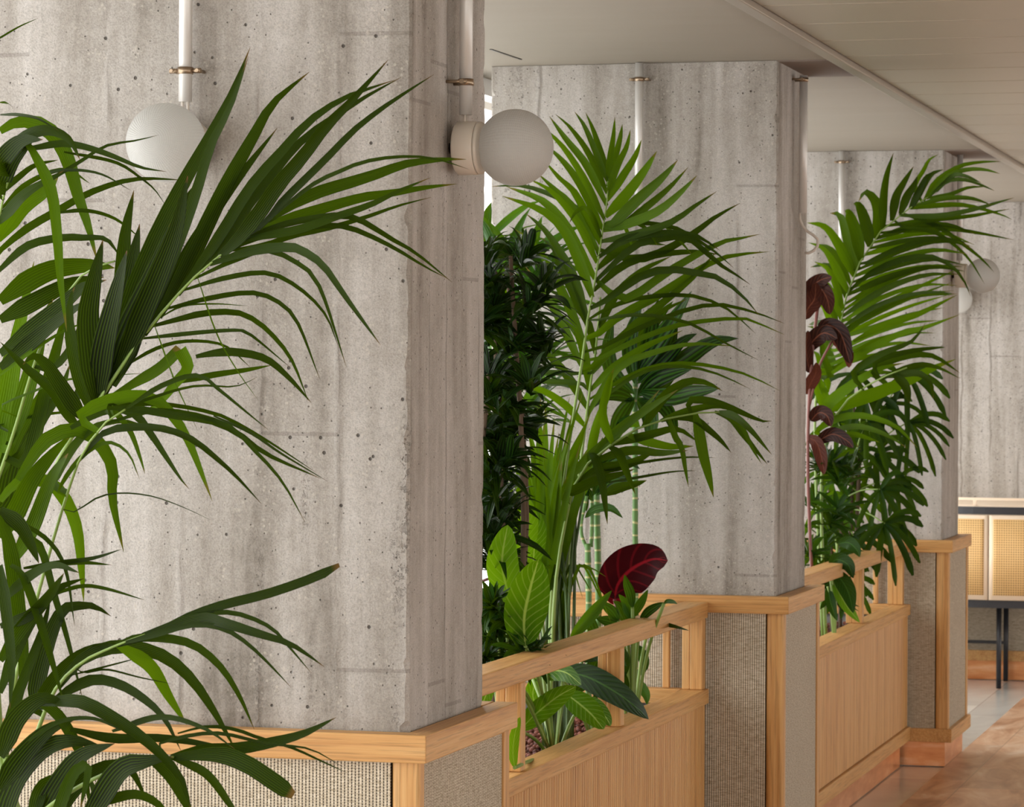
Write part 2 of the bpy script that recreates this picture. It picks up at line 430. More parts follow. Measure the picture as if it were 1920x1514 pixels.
# left wall: sill, lintel and glazing in each bay
mb = MB(); mb.box(-2.9, -2.6, -4.5, 21, 0, .45); structure(mb.build('wall_left', M['wallp']))
def window(n, x0, x1, y0, y1, z0, z1, nm, axis):
    f = MB(); g = MB(); t = .05
    for i in range(nm+1):
        if axis == 'y':
            q = y0+(y1-y0-t)*i/nm; f.box(x0, x1, q, q+t, z0, z1)
        else:
            q = x0+(x1-x0-t)*i/nm; f.box(q, q+t, y0, y1, z0, z1)
    f.box(x0, x1, y0, y1, z0, z0+t); f.box(x0, x1, y0, y1, z1-t, z1)
    o = structure(f.build('window_%d' % n, M['frame']))
    if axis == 'y': xm = (x0+x1)/2; g.box(xm-.004, xm+.004, y0+.01, y1-.01, z0+.01, z1-.01)
    else: ym = (y0+y1)/2; g.box(x0+.01, x1-.01, ym-.004, ym+.004, z0+.01, z1-.01)
    g.build('glass_pane', M['glass'], o)
bays = [(-4.5, 1.7), (1.7, YS[0]+.24), (YS[0]+.24, YS[1]+.24), (YS[1]+.24, YS[2]+.24), (YS[2]+.24, YS[3]+.24), (YS[3]+.24, 21)]
for i, (a, b) in enumerate(bays):
    window(i+1, -2.66, -2.60, a, b, .45, ZC, 1 if i else 4, 'y')
window(7, -2.9, 5.0, -4.56, -4.5, .0, 2.05, 6, 'x')  # added unseen window behind the camera, sized to light the column fronts
window(8, 5.0, 5.06, -4.5, 21, .15, 1.35, 10, 'y')  # invented low window, out of view, added to light the columns' right sides
structure(MB().box(5.0, 5.1, -4.5, 21, 1.35, ZC).build('wall_right', M['wallp']))
structure(MB().box(-2.9, 5.1, -4.58, -4.48, 2.05, ZC+.12).build('wall_back', M['wallp']))

# ------------------------------------------------------------------ concrete columns
def column(i, label):
    x1, y0 = XR[i], YS[i]; x0 = x1-W; y1 = y0+D
    mb = MB(); n = 260; rnd = random.Random(i+3)
    base = [(x0, y0, 1, 1), (x1, y0, -1, 1), (x1, y1, -1, -1), (x0, y1, 1, -1)]
    z1 = ZC-.001
    for k in range(n+1):
        z = z1*k/n
        for c, (x, y, sx, sy) in enumerate(base):
            e = .0035+.005*abs(noise.noise(Vector((c*7.3+i*11, z*9, 0))))
            ch = noise.noise(Vector((c*3.1+i*5, z*26, 4.2)))
            if ch > .28: e += (ch-.28)*.035
            j = .0012*noise.noise(Vector((c*5, z*60, i)))
            wv = .0022*noise.noise(Vector((c*9, z*2.5, i*3)))
            A = (x+sx*(wv), y+sy*(e+j)); B = (x+sx*(e-j+abs(wv)), y)
            if c == 0: q = [A, B]
            elif c == 1: q = [B, A]
            elif c == 2: q = [A, B]
            else: q = [B, A]
            mb.v += [Vector((a[0], a[1], z)) for a in q]
    for k in range(n):
        for c in range(8):
            d = (c+1) % 8; mb.face((k*8+c, k*8+d, (k+1)*8+d, (k+1)*8+c))
    mb.face([7-c for c in range(8)]); mb.face([n*8+c for c in range(8)])
    o = mb.build('concrete_column', M['con'][i])
    tag(o, label, 'column', 'board-marked concrete columns along the hall')
column(0, 'nearest raw concrete column, filling the left half behind the foreground palm')
column(1, 'second raw concrete column, in the middle behind the tall palm')
column(2, 'third raw concrete column, behind the palm on the right side')
column(3, 'farthest raw concrete column, behind the cane bar cabinet')

# ------------------------------------------------------------------ oak plinths round the columns
def plinth(i, label):
    x1, y0, h = XR[i], YS[i], HS[i]; x0 = x1-W; y1 = y0+D
    X1, Y0 = x1+O, y0-O; Y1 = Y0+L; X0 = x0-O+.02
    r = empty('column_plinth', (X1-.3, Y0, 0), label, 'plinth', 'oak and woven plinths round the columns')
    g = .002
    f = MB()   # mitred cap: front bar
    f.prism([(X0, Y0), (X1, Y0), (x1+g, y0-g), (X0, y0-g)], h-TH, h); f.build('cap_rail', M['oak'][0], r, .002)
    s_ = MB(); s_.prism([(X1, Y0), (X1, Y1), (x1+g, Y1), (x1+g, y0-g)], h-TH, h); s_.build('cap_rail', M['oak'][1], r, .002)
    b = MB(); b.box(X0, x1, y1+g, Y1, h-TH, h); b.build('cap_rail', M['oak'][0], r, .002)
    zb, zt = .152, h-TH
    ins = .014
    px1, py0, py1 = X1-ins, Y0+ins, Y1-ins
    # rounded corner post
    q = []; R_ = .024
    for k in range(7):
        a = -PI/2*(k/6); q.append((px1-.036-.0+0, 0))
    post = [(px1, py0+.032), (px1-.004, py0+.032)]
    prof = [(px1-.054, py0+.024), (px1-.054, py0+.008)]
    for k in range(7):
        a = PI+PI/2*k/6; prof.append((px1-.038+.016*math.cos(a), py0+.016+.016*math.sin(a)))
    for k in range(5):
        a = -PI/2+PI/2*k/4; prof.append((px1-.008+.008*math.cos(a), py0+.008+.008*math.sin(a)))
    prof += [(px1, py0+.024)]
    MB().prism(prof, zb, zt).build('corner_post', M['oak'][2], r)
    MB().box(px1-.02, px1+.002, py1-.036, py1, zb, zt).build('corner_post', M['oak'][2], r, .002)
    MB().box(X0+.01, px1-.0545, py0+.004, py0+.018, zb, zt).build('woven_panel', M['weave'][0], r)
    MB().box(px1-.014, px1-.003, py0+.0245, py1-.0365, zb, zt).build('woven_panel', M['weave'][1], r)
    MB().box(X0+.01, px1-.021, py1-.02, py1-.004, zb, zt).build('back_board', M['oak'][2], r)
    bt = MB(); bt.prism([(X0, Y0), (X1, Y0), (X1, Y1), (x1+.01, Y1), (x1+.01, y0-.01), (X0, y0-.01)], .10, .152); bt.build('bottom_rail', M['oak'][1], r, .002)
    kk = MB(); kk.prism([(X0+.01, Y0+.03), (X1-.03, Y0+.03), (X1-.03, Y1-.03), (x1+.005, Y1-.03), (x1+.005, y0-.006), (X0+.01, y0-.006)], .0035, .10); kk.build('copper_kick_plate', M['copper'], r)
    r_children = r
    return r
plinth(0, 'oak plinth with woven panels around the nearest concrete column')
plinth(1, 'oak plinth with woven panels around the second column, between the two planters')
plinth(2, 'oak plinth with woven panels at the far end of the second planter')
plinth(3, 'oak and woven plinth behind the cane bar cabinet')

# ------------------------------------------------------------------ planters
def planter(i, xr, xl, zr, zl, label, balu):
    ya = YS[i]-O+L+.002; yb = YS[i+1]-O-.002
    r = empty('planter_box', (xr, ya, 0), label, 'planter', 'oak planters between the columns')
    w = .072; tr = .046; tl = .042
    xo = -2.50
    MB().box(xr-w, xr, ya, yb, zr-tr, zr).build('top_rail', M['oak'][1], r, .003)
    MB().box(xo, xr-w-.001, yb-w, yb, zr-tr, zr).build('top_rail', M['oak'][0], r, .003)
    MB().box(xo, xr-w-.001, ya, ya+w, zr-tr, zr).build('top_rail', M['oak'][0], r, .003)
    MB().box(xl-w, xl, ya, yb, zl-tl, zl).build('ledge_rail', M['oak'][1], r, .003)
    MB().box(xo, xl-w-.001, yb-.05, yb, zl-tl, zl).build('ledge_rail', M['oak'][0], r, .003)
    MB().box(xo, xl-w-.001, ya, ya+.05, zl-tl, zl).build('ledge_rail', M['oak'][0], r, .003)
    for yy in balu:
        MB().box(xr-w+.008, xr-w+.030, yy+.002, yy+.036, zl+.0005, zr-tr).build('baluster', M['oak'][2], r, .002)
        MB().box(xr-w+.031, xr-.004, yy-.002, yy+.040, zl+.0005, zr-tr).build('baluster', M['oak'][2], r, .003)
    MB().box(xo, xo+.04, yb-.05, yb-.01, zl, zr-tr).build('baluster', M['oak'][2], r, .003)
    MB().box(xr-w-.055, xr-w-.035, yb-.02, yb-.0, zl, zr-tr).build('baluster', M['oak'][2], r, .003)
    # reeded front board
    m_ = MB(); pitch = .0225; n = int((yb-ya)/pitch); z0, z1 = .160, zl-tl-.0005
    prof = []
    xs = xl-.010
    for k in range(n):
        y0 = ya+(yb-ya)*k/n; pp = (yb-ya)/n
        prof += [(xs-.008, y0), (xs-.0014, y0+pp*.14), (xs, y0+pp*.38), (xs, y0+pp*.62), (xs-.0014, y0+pp*.86)]
    prof += [(xs-.008, yb), (xs-.02, yb), (xs-.02, ya)]
    b = len(m_.v); nn = len(prof)
    m_.v += [Vector((p[0], p[1], z0)) for p in prof]+[Vector((p[0], p[1], z1)) for p in prof]
    for k in range(nn):
        j = (k+1) % nn; m_.face((b+k, b+j, b+nn+j, b+nn+k))
    m_.build('reeded_board', M['oak'][2], r)
    MB().box(xl-w, xl+.002, ya, yb, .105, .158).build('bottom_rail', M['oak'][1], r, .003)
    MB().box(xl-.05, xl-.035, ya, yb-.03, .0035, .105).build('copper_kick_plate', M['copper'], r)
    MB().box(xo, xl-.0725, ya+.0, yb, .36, .40).box(xo, xo+.006, ya, yb, .40, zl-tl).box(xo+.006, xl-w-.002, ya, ya+.006, .40, zl-tl).box(xo+.006, xl-w-.002, yb-.006, yb, .40, zl-tl).build('planter_liner', M['liner'], r)
    return r, ya, yb
def ly(px, X):                      # distance down the hall of the pixel column px on the plane x = X
    d = ray(px, 900); return X/d.x*d.y
b1 = [ly(990, -1.83)-.03, ly(1173, -1.83)-.02, YS[1]-O-.055]
b2 = [ly(1622, -1.787)-.02, YS[2]-O-.06]
P1, ya1, yb1 = planter(0, -1.831, -1.827, .8822, .637, 'oak planter with reeded front between the nearest and second columns', b1)
P2, ya2, yb2 = planter(1, -1.787, -1.768, .8783, .637, 'oak planter with reeded front beyond the second column', b2)

def soil(ya, yb, x1, label, n, seed, yr):
    rnd = random.Random(seed)
    b = MB().box(-2.49, x1-.075, ya+.01, yb-.01, .401, .545)
    o = b.build('potting_soil', M['soil']); tag(o, label.replace('red brown clay pebbles', 'dark potting soil under the pebbles'), 'soil', kind='stuff')
    mb = MB()
    import itertools
    phi = (1+5**.5)/2
    base = [Vector(v).normalized() for v in ((-1, phi, 0), (1, phi, 0), (-1, -phi, 0), (1, -phi, 0), (0, -1, phi), (0, 1, phi), (0, -1, -phi), (0, 1, -phi), (phi, 0, -1), (phi, 0, 1), (-phi, 0, -1), (-phi, 0, 1))]
    fc = ((0, 11, 5), (0, 5, 1), (0, 1, 7), (0, 7, 10), (0, 10, 11), (1, 5, 9), (5, 11, 4), (11, 10, 2), (10, 7, 6), (7, 1, 8), (3, 9, 4), (3, 4, 2), (3, 2, 6), (3, 6, 8), (3, 8, 9), (4, 9, 5), (2, 4, 11), (6, 2, 10), (8, 6, 7), (9, 8, 1))
    for k in range(n):
        x = rnd.uniform(-2.44, x1-.09); y = rnd.uniform(*yr); s = rnd.uniform(.005, .010)
        z = .546+s*.95+rnd.uniform(0, .010); b0 = len(mb.v)
        rot = Matrix.Rotation(rnd.uniform(0, 6), 3, Vector((rnd.random(), rnd.random(), rnd.random()+.1)).normalized())
        for v in base:
            q = rot @ v; mb.v.append(Vector((x+q.x*s, y+q.y*s*rnd.uniform(.85, 1.15), z+q.z*s*.85)))
        for f_ in fc: mb.face([b0+i for i in f_], smooth=True)
    o = mb.build('clay_pebbles', M['pebble']); tag(o, label, 'pebbles', kind='stuff')
soil(ya1, yb1, -1.827, 'red brown clay pebbles in the nearer oak planter', 5200, 1, (ya1+.3, yb1-.02))
soil(ya2, yb2, -1.768, 'red brown clay pebbles in the farther oak planter', 2500, 2, (ya2+.3, yb2-.02))

# ------------------------------------------------------------------ wall lamps and conduits
def sphere_mb(c, r, axis, cut=.0, nu=48, nv=32):
    mb = MB(); ax = Vector(axis).normalized(); u = ax.orthogonal().normalized(); w = ax.cross(u)
    th0 = cut
    for i in range(nv+1):
        th = th0+(PI-th0)*i/nv
        for k in range(nu):
            ph = 2*PI*k/nu
            mb.v.append(Vector(c)+(-ax*math.cos(th)+(u*math.cos(ph)+w*math.sin(ph))*math.sin(th))*r)
    for i in range(nv):
        for k in range(nu):
            k2 = (k+1) % nu
            mb.face((i*nu+k, i*nu+k2, (i+1)*nu+k2, (i+1)*nu+k), [(k/nu, i/nv), ((k+1)/nu, i/nv), ((k+1)/nu, (i+1)/nv), (k/nu, (i+1)/nv)], True)
    return mb
def lamp(p, nrm, label):
    p = Vector(p); n = Vector(nrm)
    r = empty('globe_wall_lamp', p, label, 'wall lamp', 'frosted globe wall lamps')
    MB().tube([p+n*.001, p+n*.014], .010, 12).build('mounting_stud', M['dark'], r)
    MB().tube([p+n*.014, p+n*.0145, p+n*.018, p+n*.050, p+n*.054], [.040, .044, .048, .048, .0465], 40).build('porcelain_base', M['porcelain'], r)
    MB().tube([p+n*.054, p+n*.055, p+n*.060, p+n*.061], [.040, .047, .047, .040], 40).build('collar_ring', M['porcelain'], r)
    sphere_mb(p+n*.122, .0685, n, .62).build('glass_globe', M['globe'], r)
def conduit(p, nrm, ztop, zbot, zclamp, label, lampz=None, rad=.0118):
    p = Vector(p); n = Vector(nrm); tn = Vector((0, 0, 1)).cross(n)
    c = p+n*.030
    r = empty('conduit_pipe', (p.x, p.y, zbot), label, 'pipe', 'metal conduits running down the columns')
    V = lambda z, o=Vector((0, 0, 0)): Vector((c.x, c.y, z))+o
    MB().tube([V(zbot), V(ztop)], rad, 20).build('pipe', M['pipe'], r)
    if zclamp:
        MB().tube([V(zclamp-.006), V(zclamp+.006)], rad+.0022, 20).build('clamp', M['clamp'], r)
        for s_ in (-1, 1):
            k = MB(); a = V(zclamp, tn*s_*(rad+.001)); k.tube([a, a+tn*s_*.016], .0045, 8)
            q = V(zclamp, tn*s_*(rad+.012)); k.tube([q+n*.008, q-n*.0295], .0032, 8)
            k.build('clamp_bracket', M['clamp'], r)
    if lampz is not None:
        k = MB()
        for s_ in (-.005, .005): k.tube([V(zbot+.005, tn*s_), V((zbot+lampz)/2, tn*s_), V(lampz, tn*s_*.9)], .0028, 8)
        k.build('cable', M['wire'], r)
    return r
def zat(px, py, Y): return at(px, py, Y).z
LZ = [zat(303, 268, YS[0]-.122), 0, zat(1838, 517, YS[2]+.24), zat(1782, 562, YS[3]-.122)]
LZS = zat(958, 277, YS[0]+.24)
fx = [XR[0]-.402, XR[1]-.395, XR[2]-.40, XR[3]-.40]
names = ['nearest', 'second', 'third', 'farthest']
for i in (0, 3):
    lamp((fx[i], YS[i], LZ[i]), (0, -1, 0), 'frosted globe lamp facing forward on the %s column' % names[i] if i else 'frosted globe lamp on the front of the nearest column, above the palm')
for i in (0, 2):
    lamp((XR[i], YS[i]+D/2, LZS if i == 0 else LZ[i]), (1, 0, 0), ('grey frosted globe lamp on the right side of the nearest column' if i == 0 else 'small distant globe lamp on the right side of the third column'))
zt = ZC-.002
conduit((fx[0], YS[0], 0), (0, -1, 0), zt, zat(343, 191, YS[0]-.03), zat(343, 133, YS[0]-.03), 'pale conduit above the front lamp of the nearest column', LZ[0]+.040)
conduit((XR[0], YS[0]+D/2, 0), (1, 0, 0), zt, zat(868, 216, YS[0]+.24), zat(868, 155, YS[0]+.24), 'white conduit down the right side of the nearest column', LZS+.040)
conduit((fx[1], YS[1], 0), (0, -1, 0), zt, 2.02, zat(1185, 151, YS[1]), 'conduit down the front of the second column, behind the tall palm')
c2 = conduit((XR[1], YS[1]+D/2, 0), (1, 0, 0), zt-.02, zat(1500, 400, YS[1]+.24), zat(1500, 150, YS[1]+.24), 'conduit on the right side of the second column ending in a looped cable')
Y_ = YS[1]+D/2+.03
MB().tube([at(x, y, Y_) for x, y in ((1499, 399), (1500, 412), (1505, 424), (1514, 434), (1525, 441), (1533, 449), (1533, 461), (1526, 470), (1516, 475), (1509, 474))], .0042, 10).build('looped_cable', M['wire'], c2)
conduit((fx[2], YS[2], 0), (0, -1, 0), zt, 2.0, zat(1563, 305, YS[2]), 'thin conduit down the front of the third column, behind palm leaves')
conduit((XR[2], YS[2]+D/2, 0), (1, 0, 0), zt, LZ[2]+.06, None, 'thin dark conduit on the right side of the third column', LZ[2]+.04)

# ------------------------------------------------------------------ bar cabinet
def cabinet():
    Yf = 15.62; cx = at(1892, 950, 16.0).x; cy = 16.0; A, B = .54, .38; n = 2.5
    r = empty('bar_cabinet', (cx, cy, 0), 'curved cane-door bar cabinet on black legs in front of the farthest column', 'cabinet')
    def el(a, A=A, B=B):
        c, s_ = math.cos(a), math.sin(a)
        return (cx+A*math.copysign(abs(c)**(2/n), c), cy+B*math.copysign(abs(s_)**(2/n), s_)*.95)
    def ring(A, B, N=72): return [el(2*PI*k/N, A, B) for k in range(N)]
    zt = zat(1890, 935, cy-B); z1 = zat(1890, 952, cy-B); z2 = zat(1890, 966, cy-B); z3 = zat(1890, 1128, cy-B); z4 = zat(1890, 1142, cy-B)
    def smooth(o):
        return o
    MB().prism(ring(A, B), z4, z3).build('base_band', M['black'], r)
    MB().prism(ring(A, B), z2, z1).build('top_band', M['black'], r)
    MB().prism(ring(A-.012, B-.012), z3, z2).build('carcass', M['ash'], r)
    # tambour gallery on top: thin rail, posts
    g = MB(); N = 72; R1 = ring(A-.01, B-.01); R2 = ring(A-.03, B-.03)
    b = len(g.v)
    for zz in (zt-.012, zt):
        g.v += [Vector((*p, zz)) for p in R1]+[Vector((*p, zz)) for p in R2]
    for k in range(N):
        j = (k+1) % N
        g.face((b+k, b+j, b+2*N+j, b+2*N+k)); g.face((b+2*N+k, b+2*N+j, b+3*N+j, b+3*N+k)); g.face((b+N+j, b+N+k, b+3*N+k, b+3*N+j)); g.face((b+k, b+N+k, b+N+j, b+j))
    g.build('gallery_rail', M['ash'], r)
    MB().prism(ring(A-.02, B-.02), z1, z1+.008).build('cabinet_top', M['ash'], r)
    g = MB()
    for k in range(0, N, 4):
        x, y = el(2*PI*k/N, A-.02, B-.02); g.box(x-.008, x+.008, y-.008, y+.008, z1+.008, zt-.012)
    g.build('gallery_posts', M['ash'], r)
    # doors across the front, each with a cane panel
    def seg(x0, x1, off, z0, z1_, name, mat, par, th, rows=1):
        m_ = MB(); K = 16; pts = []
        for k in range(K+1):
            x = x0+(x1-x0)*k/K; t_ = min(.9999, abs((x-cx)/A)); y = cy-B*.95*(1-t_**n)**(1/n)
            pts.append((x, y-off))
        b = 0
        for (x, y) in pts: m_.v += [Vector((x, y, z0)), Vector((x, y, z1_)), Vector((x, y+th, z0)), Vector((x, y+th, z1_))]
        for k in range(K):
            a, c = 4*k, 4*(k+1); u0, u1 = pts[k][0], pts[k+1][0]
            m_.face((a, c, c+1, a+1), [(u0, z0), (u1, z0), (u1, z1_), (u0, z1_)], True)
            m_.face((a+2, a+3, c+3, c+2)); m_.face((a+1, c+1, c+3, a+3)); m_.face((a, a+2, c+2, c))
        m_.face((0, 1, 3, 2)); e = 4*K; m_.face((e, e+2, e+3, e+1))
        return m_.build(name, mat, par)
    X = lambda px: at(px, 1000, cy-B).x
    xs = [X(1732), X(1853), X(1971), X(2052)]
    for k in range(3):
        d = seg(xs[k]+.003, xs[k+1]-.003, .012, z3+.004, z2-.004, 'door', M['ash'], r, .014)
        seg(xs[k]+.022, xs[k+1]-.022, .0145, z3+.026, z2-.022, 'cane_panel', M['cane'], d, .004)
    for (px, yy) in ((1873, cy-.20), (1886, cy+.2), (1755, cy-.2), (2030, cy-.2), (2030, cy+.2), (1755, cy+.2)):
        x = at(px, 1200, yy).x
        if px in (1873, 1886) or True:
            MB().tube([(x, yy, .0035), (x, yy, z4)], .0125, 14).build('leg', M['black'], r)
    MB().box(at(1755, 1200, cy+.2).x, at(1886, 1200, cy+.2).x, cy+.19, cy+.21, .19, .205).build('stretcher', M['black'], r)
cabinet()

# ------------------------------------------------------------------ foliage
RND = random.Random(21)
def spline(P, n):
    P = [Vector(p) for p in P]
    if len(P) == 2: return [P[0].lerp(P[1], i/n) for i in range(n+1)]
    Q = [P[0]*2-P[1]]+P+[P[-1]*2-P[-2]]
    seg = [(P[i+1]-P[i]).length for i in range(len(P)-1)]; tot = sum(seg); out = []
    for i in range(n+1):
        d = tot*i/n; k = 0
        while k < len(seg)-1 and d > seg[k]: d -= seg[k]; k += 1
        t = min(1, d/max(seg[k], 1e-9)); a, b, c, e = Q[k], Q[k+1], Q[k+2], Q[k+3]
        out.append(.5*((2*b)+(c-a)*t+(2*a-5*b+4*c-e)*t*t+(3*b-a-3*c+e)*t**3))
    return out
def prof_blade(t): return min(1, .42+t*2.6)*max(0, 1-t**2.6)**.85
def prof_lance(t): return (math.sin(PI*min(1, t**.8)))**.75 if 0 < t < 1 else 0
def prof_oval(t): return math.sin(PI*t**.85)**.55 if 0 < t < 1 else 0
def prof_finger(t): return min(1, .45+t*2.2)*(1 if t < .9 else max(0, 1-(t-.9)*7))
def ribbon(mb, pts, w, prof=prof_blade, roll=0.0, twist=0.0, fold=.22, n=14, tone=None, nrm=None, wavy=0):
    """leaf blade along a curve; nrm = the way its face looks (default: across the hall)"""
    S = spline(pts, n); tone = RND.random() if tone is None else tone
    b = len(mb.v); prev = None; ph = RND.random()*6
    for i, p in enumerate(S):
        t = i/n
        T = (S[min(i+1, n)]-S[max(i-1, 0)]).normalized()
        F = nrm if nrm is not None else Vector((math.sin(YAW), -math.cos(YAW), .15))
        s = T.cross(F)
        if s.length < .15 and prev is not None: s = prev.copy()
        s = s.normalized()
        if prev is not None:
            if s.dot(prev) < 0: s = -s
            s = (s*.6+prev*.4); s = (s-T*s.dot(T)).normalized()
        prev = s
        a = roll+twist*t; q = T.cross(s)
        s2 = s*math.cos(a)+q*math.sin(a); q2 = T.cross(s2)
        hw = w*.5*max(prof(t), .02)
        for k, (u, dz) in enumerate(((-1, 0), (-.5, .55), (0, 1), (.5, .55), (1, 0))):
            wv = wavy*math.sin(t*22+ph)*(abs(u)) if wavy else 0
            mb.v.append(p+s2*hw*u*(1+wv*.3)+q2*(hw*fold*dz+wv*hw))
    for i in range(n):
        for k in range(4):
            a_ = b+i*5+k
            mb.face((a_, a_+1, a_+6, a_+5), [(k/4, i/n), ((k+1)/4, i/n), ((k+1)/4, (i+1)/n), (k/4, (i+1)/n)], True, tone)
SCALE = 6238.0
def px2m(w, Y): return w*Y/SCALE
def traced(mb, pts, w, Y0, Y1, Ym=None, prof=prof_blade, tone=None, n=14, roll=None, twist=None, fold=.22, wavy=0):
    k = len(pts)-1; P = []
    for i, (x, y) in enumerate(pts):
        t = i/k; Y = Y0+(Y1-Y0)*t
        if Ym: Y += (Ym)*math.sin(PI*t)
        P.append(at(x, y, Y))
    roll = RND.uniform(-.45, .45) if roll is None else roll
    twist = RND.uniform(-.5, .5) if twist is None else twist
    ribbon(mb, P, px2m(w, (Y0+Y1)/2)/max(.6, math.cos(roll+twist/2)), prof, roll, twist, fold, n, tone)
def stalk(mb, pts, w0, w1, Y0, Y1, n=14, seg=8):
    k = len(pts)-1
    P = [at(x, y, Y0+(Y1-Y0)*i/k) for i, (x, y) in enumerate(pts)]
    S = spline(P, n); r0, r1 = px2m(w0, Y0)/2, px2m(w1, Y1)/2
    mb.tube(S, [r0+(r1-r0)*i/n for i in range(n+1)], seg)
class Frond:
    def __init__(s, plant, name, mat, smat, Y0, Y1, spread=.12):
        s.p, s.nm, s.mat, s.sm, s.Y0, s.Y1, s.sp = plant, name, mat, smat, Y0, Y1, spread
        s.mb = MB(); s.st = MB(); s.line = []
    def rachis(s, pts, w0, w1, Y0=None, Y1=None):
        a = []
        for i in range(len(pts)-1):
            for k in range(12):
                f = k/12; a.append((pts[i][0]*(1-f)+pts[i+1][0]*f, pts[i][1]*(1-f)+pts[i+1][1]*f, (i+f)/(len(pts)-1)))
        s.line = a; stalk(s.st, pts, w0, w1, Y0 or s.Y0, Y1 or s.Y1); return s
    def leaf(s, w, *pts, Y=None, tone=None, d=None, **kw):
        # depth of the foot: along the frond
        f = RND.random(); Yb = s.Y0+(s.Y1-s.Y0)*(Y if Y is not None else .5)
        dd = RND.uniform(-s.sp, s.sp) if d is None else d
        if s.line and d is None:          # let the foot of the leaflet meet the rachis
            x, y = pts[0]; q = min(s.line, key=lambda r: (r[0]-x)**2+(r[1]-y-6)**2); g = math.hypot(q[0]-x, q[1]-y)
            if g < 45:
                Yb = s.Y0+(s.Y1-s.Y0)*q[2]
                pts = ((q[0], q[1]),)+(tuple(pts[1:]) if g < 14 else tuple(pts))
        traced(s.mb, pts, w*(1.25 if s.Y0 > 6 else 1.15), Yb, Yb+dd, RND.uniform(-.03, .03), tone=(tone+.22 if tone is not None and s.Y0 > 6 else tone), **kw); return s  # farther palms: tone raised, window light painted into the leaf colour
    def done(s):
        o = s.mb.build(s.nm, s.mat, s.p)
        if s.st.v: s.st.build('rachis', s.sm, o)
        return o

# ---- foreground kentia palm --------------------------------------------------
base = at(12, 1850, 4.6)
P1_ = empty('kentia_palm', (base.x, base.y, 0), 'large kentia palm in the left foreground, its long fronds crossing the nearest column', 'palm')
A = Frond(P1_, 'frond', M['kentia'], M['petiole'], 4.72, 4.62, .16)
A.rachis([(92, 905), (125, 835), (160, 785), (198, 733), (244, 664), (297, 595), (337, 549), (380, 506), (456, 446), (489, 426), (515, 403)], 11, 3)
L = A.leaf
dk = .2
L(52, (190, 745), (212, 640), (240, 530), (262, 420), tone=.12)
L(58, (208, 715), (248, 610), (285, 520), (322, 415), tone=.15)
L(46, (185, 752), (192, 660), (215, 560), (238, 470), tone=.1)
L(34, (205, 725), (235, 590), (290, 450), (340, 350), (385, 270), (432, 180), (469, 89), tone=.25)
L(26, (240, 668), (290, 560), (335, 450), (367, 363), (396, 271), (433, 198), (466, 105), tone=.3)
L(40, (215, 705), (255, 600), (300, 490), (335, 400), (380, 330), tone=.12)
L(44, (222, 692), (262, 600), (296, 520), (330, 430), (352, 330), tone=.1)
L(30, (297, 592), (350, 500), (400, 396), (433, 330), (476, 254), (506, 201), (535, 172), (580, 135), tone=.28)
L(26, (270, 628), (312, 560), (350, 480), (400, 400), (450, 330), (520, 240), tone=.2, d=.1)
L(22, (337, 549), (380, 490), (420, 430), (450, 380), (483, 333), (525, 287), (572, 234), (611, 205), (648, 182), (740, 150), tone=.3)
L(26, (415, 480), (440, 455), (476, 413), (525, 343), (565, 297), (611, 238), (648, 201), (681, 165), (728, 112), tone=.2)
L(18, (380, 505), (425, 450), (466, 386), (509, 330), (549, 281), (590, 244), (664, 195), (697, 175), (752, 145), tone=.25)
L(15, (470, 440), (496, 419), (525, 383), (565, 343), (615, 294), (664, 244), (714, 205), (763, 172), (813, 140), tone=.2)
L(9, (505, 412), (542, 380), (591, 343), (631, 324), (681, 304), (747, 294), (813, 297), (880, 318), tone=.4)
L(22, (505, 412), (549, 383), (598, 360), (664, 340), (714, 324), (763, 307), (829, 299), (874, 299), tone=.55, roll=.1)
L(20, (489, 425), (532, 413), (598, 393), (681, 370), (730, 363), (796, 352), (857, 345), tone=.6, roll=.1)
L(16, (455, 449), (510, 440), (565, 429), (631, 406), (697, 383), (750, 357), (808, 333), tone=.45)
L(11, (430, 478), (499, 459), (549, 442), (611, 429), (681, 409), (747, 386), (809, 370), tone=.45)
L(14, (455, 449), (532, 421), (631, 404), (681, 416), (730, 446), (780, 475), (848, 530), tone=.3)
L(12, (426, 472), (499, 442), (605, 423), (657, 428), (714, 452), (763, 479), (796, 500), (838, 522), tone=.3)
L(17, (400, 495), (466, 472), (525, 464), (558, 466), (585, 482), (608, 500), (650, 560), (690, 615), (714, 648), tone=.3)
L(10, (365, 520), (440, 488), (500, 470), (560, 495), (600, 540), (650, 690), tone=.4)
L(9, (345, 545), (420, 522), (500, 512), (560, 540), (610, 590), (636, 655), tone=.35)
L(10, (314, 575), (380, 562), (462, 549), (510, 560), (555, 600), (600, 712), tone=.3)
L(13, (287, 611), (330, 600), (380, 588), (429, 585), (462, 592), (500, 618), (545, 672), (578, 752), tone=.3)
L(15, (367, 669), (406, 662), (446, 661), (500, 674), (545, 712), (584, 756), tone=.3, d=.05)
L(9, (274, 638), (330, 628), (406, 621), (446, 620), (470, 628), (545, 690), tone=.3)
L(8, (230, 690), (290, 655), (350, 640), (420, 648), (470, 690), tone=.4)
L(4, (297, 597), (340, 575), (400, 570), (465, 574), tone=.5)
L(12, (337, 717), (396, 704), (462, 694), (510, 685), tone=.5)
L(3, (373, 512), (406, 625), (446, 697), (485, 752), tone=.8)
L(3, (290, 600), (330, 720), (372, 810), tone=.8)
L(20, (198, 750), (250, 720), (300, 690), (337, 655), tone=.65, prof=lambda t: min(1, .3+t*1.4), roll=.2, twist=0, d=0)
L(24, (337, 655), (352, 690), (330, 717), (297, 757), (254, 786), tone=.95, prof=lambda t: max(0, 1-t**1.6), roll=0, twist=0, d=0, Y=.5)
L(46, (182, 750), (174, 697), (165, 600), (175, 532), (193, 450), tone=.1)
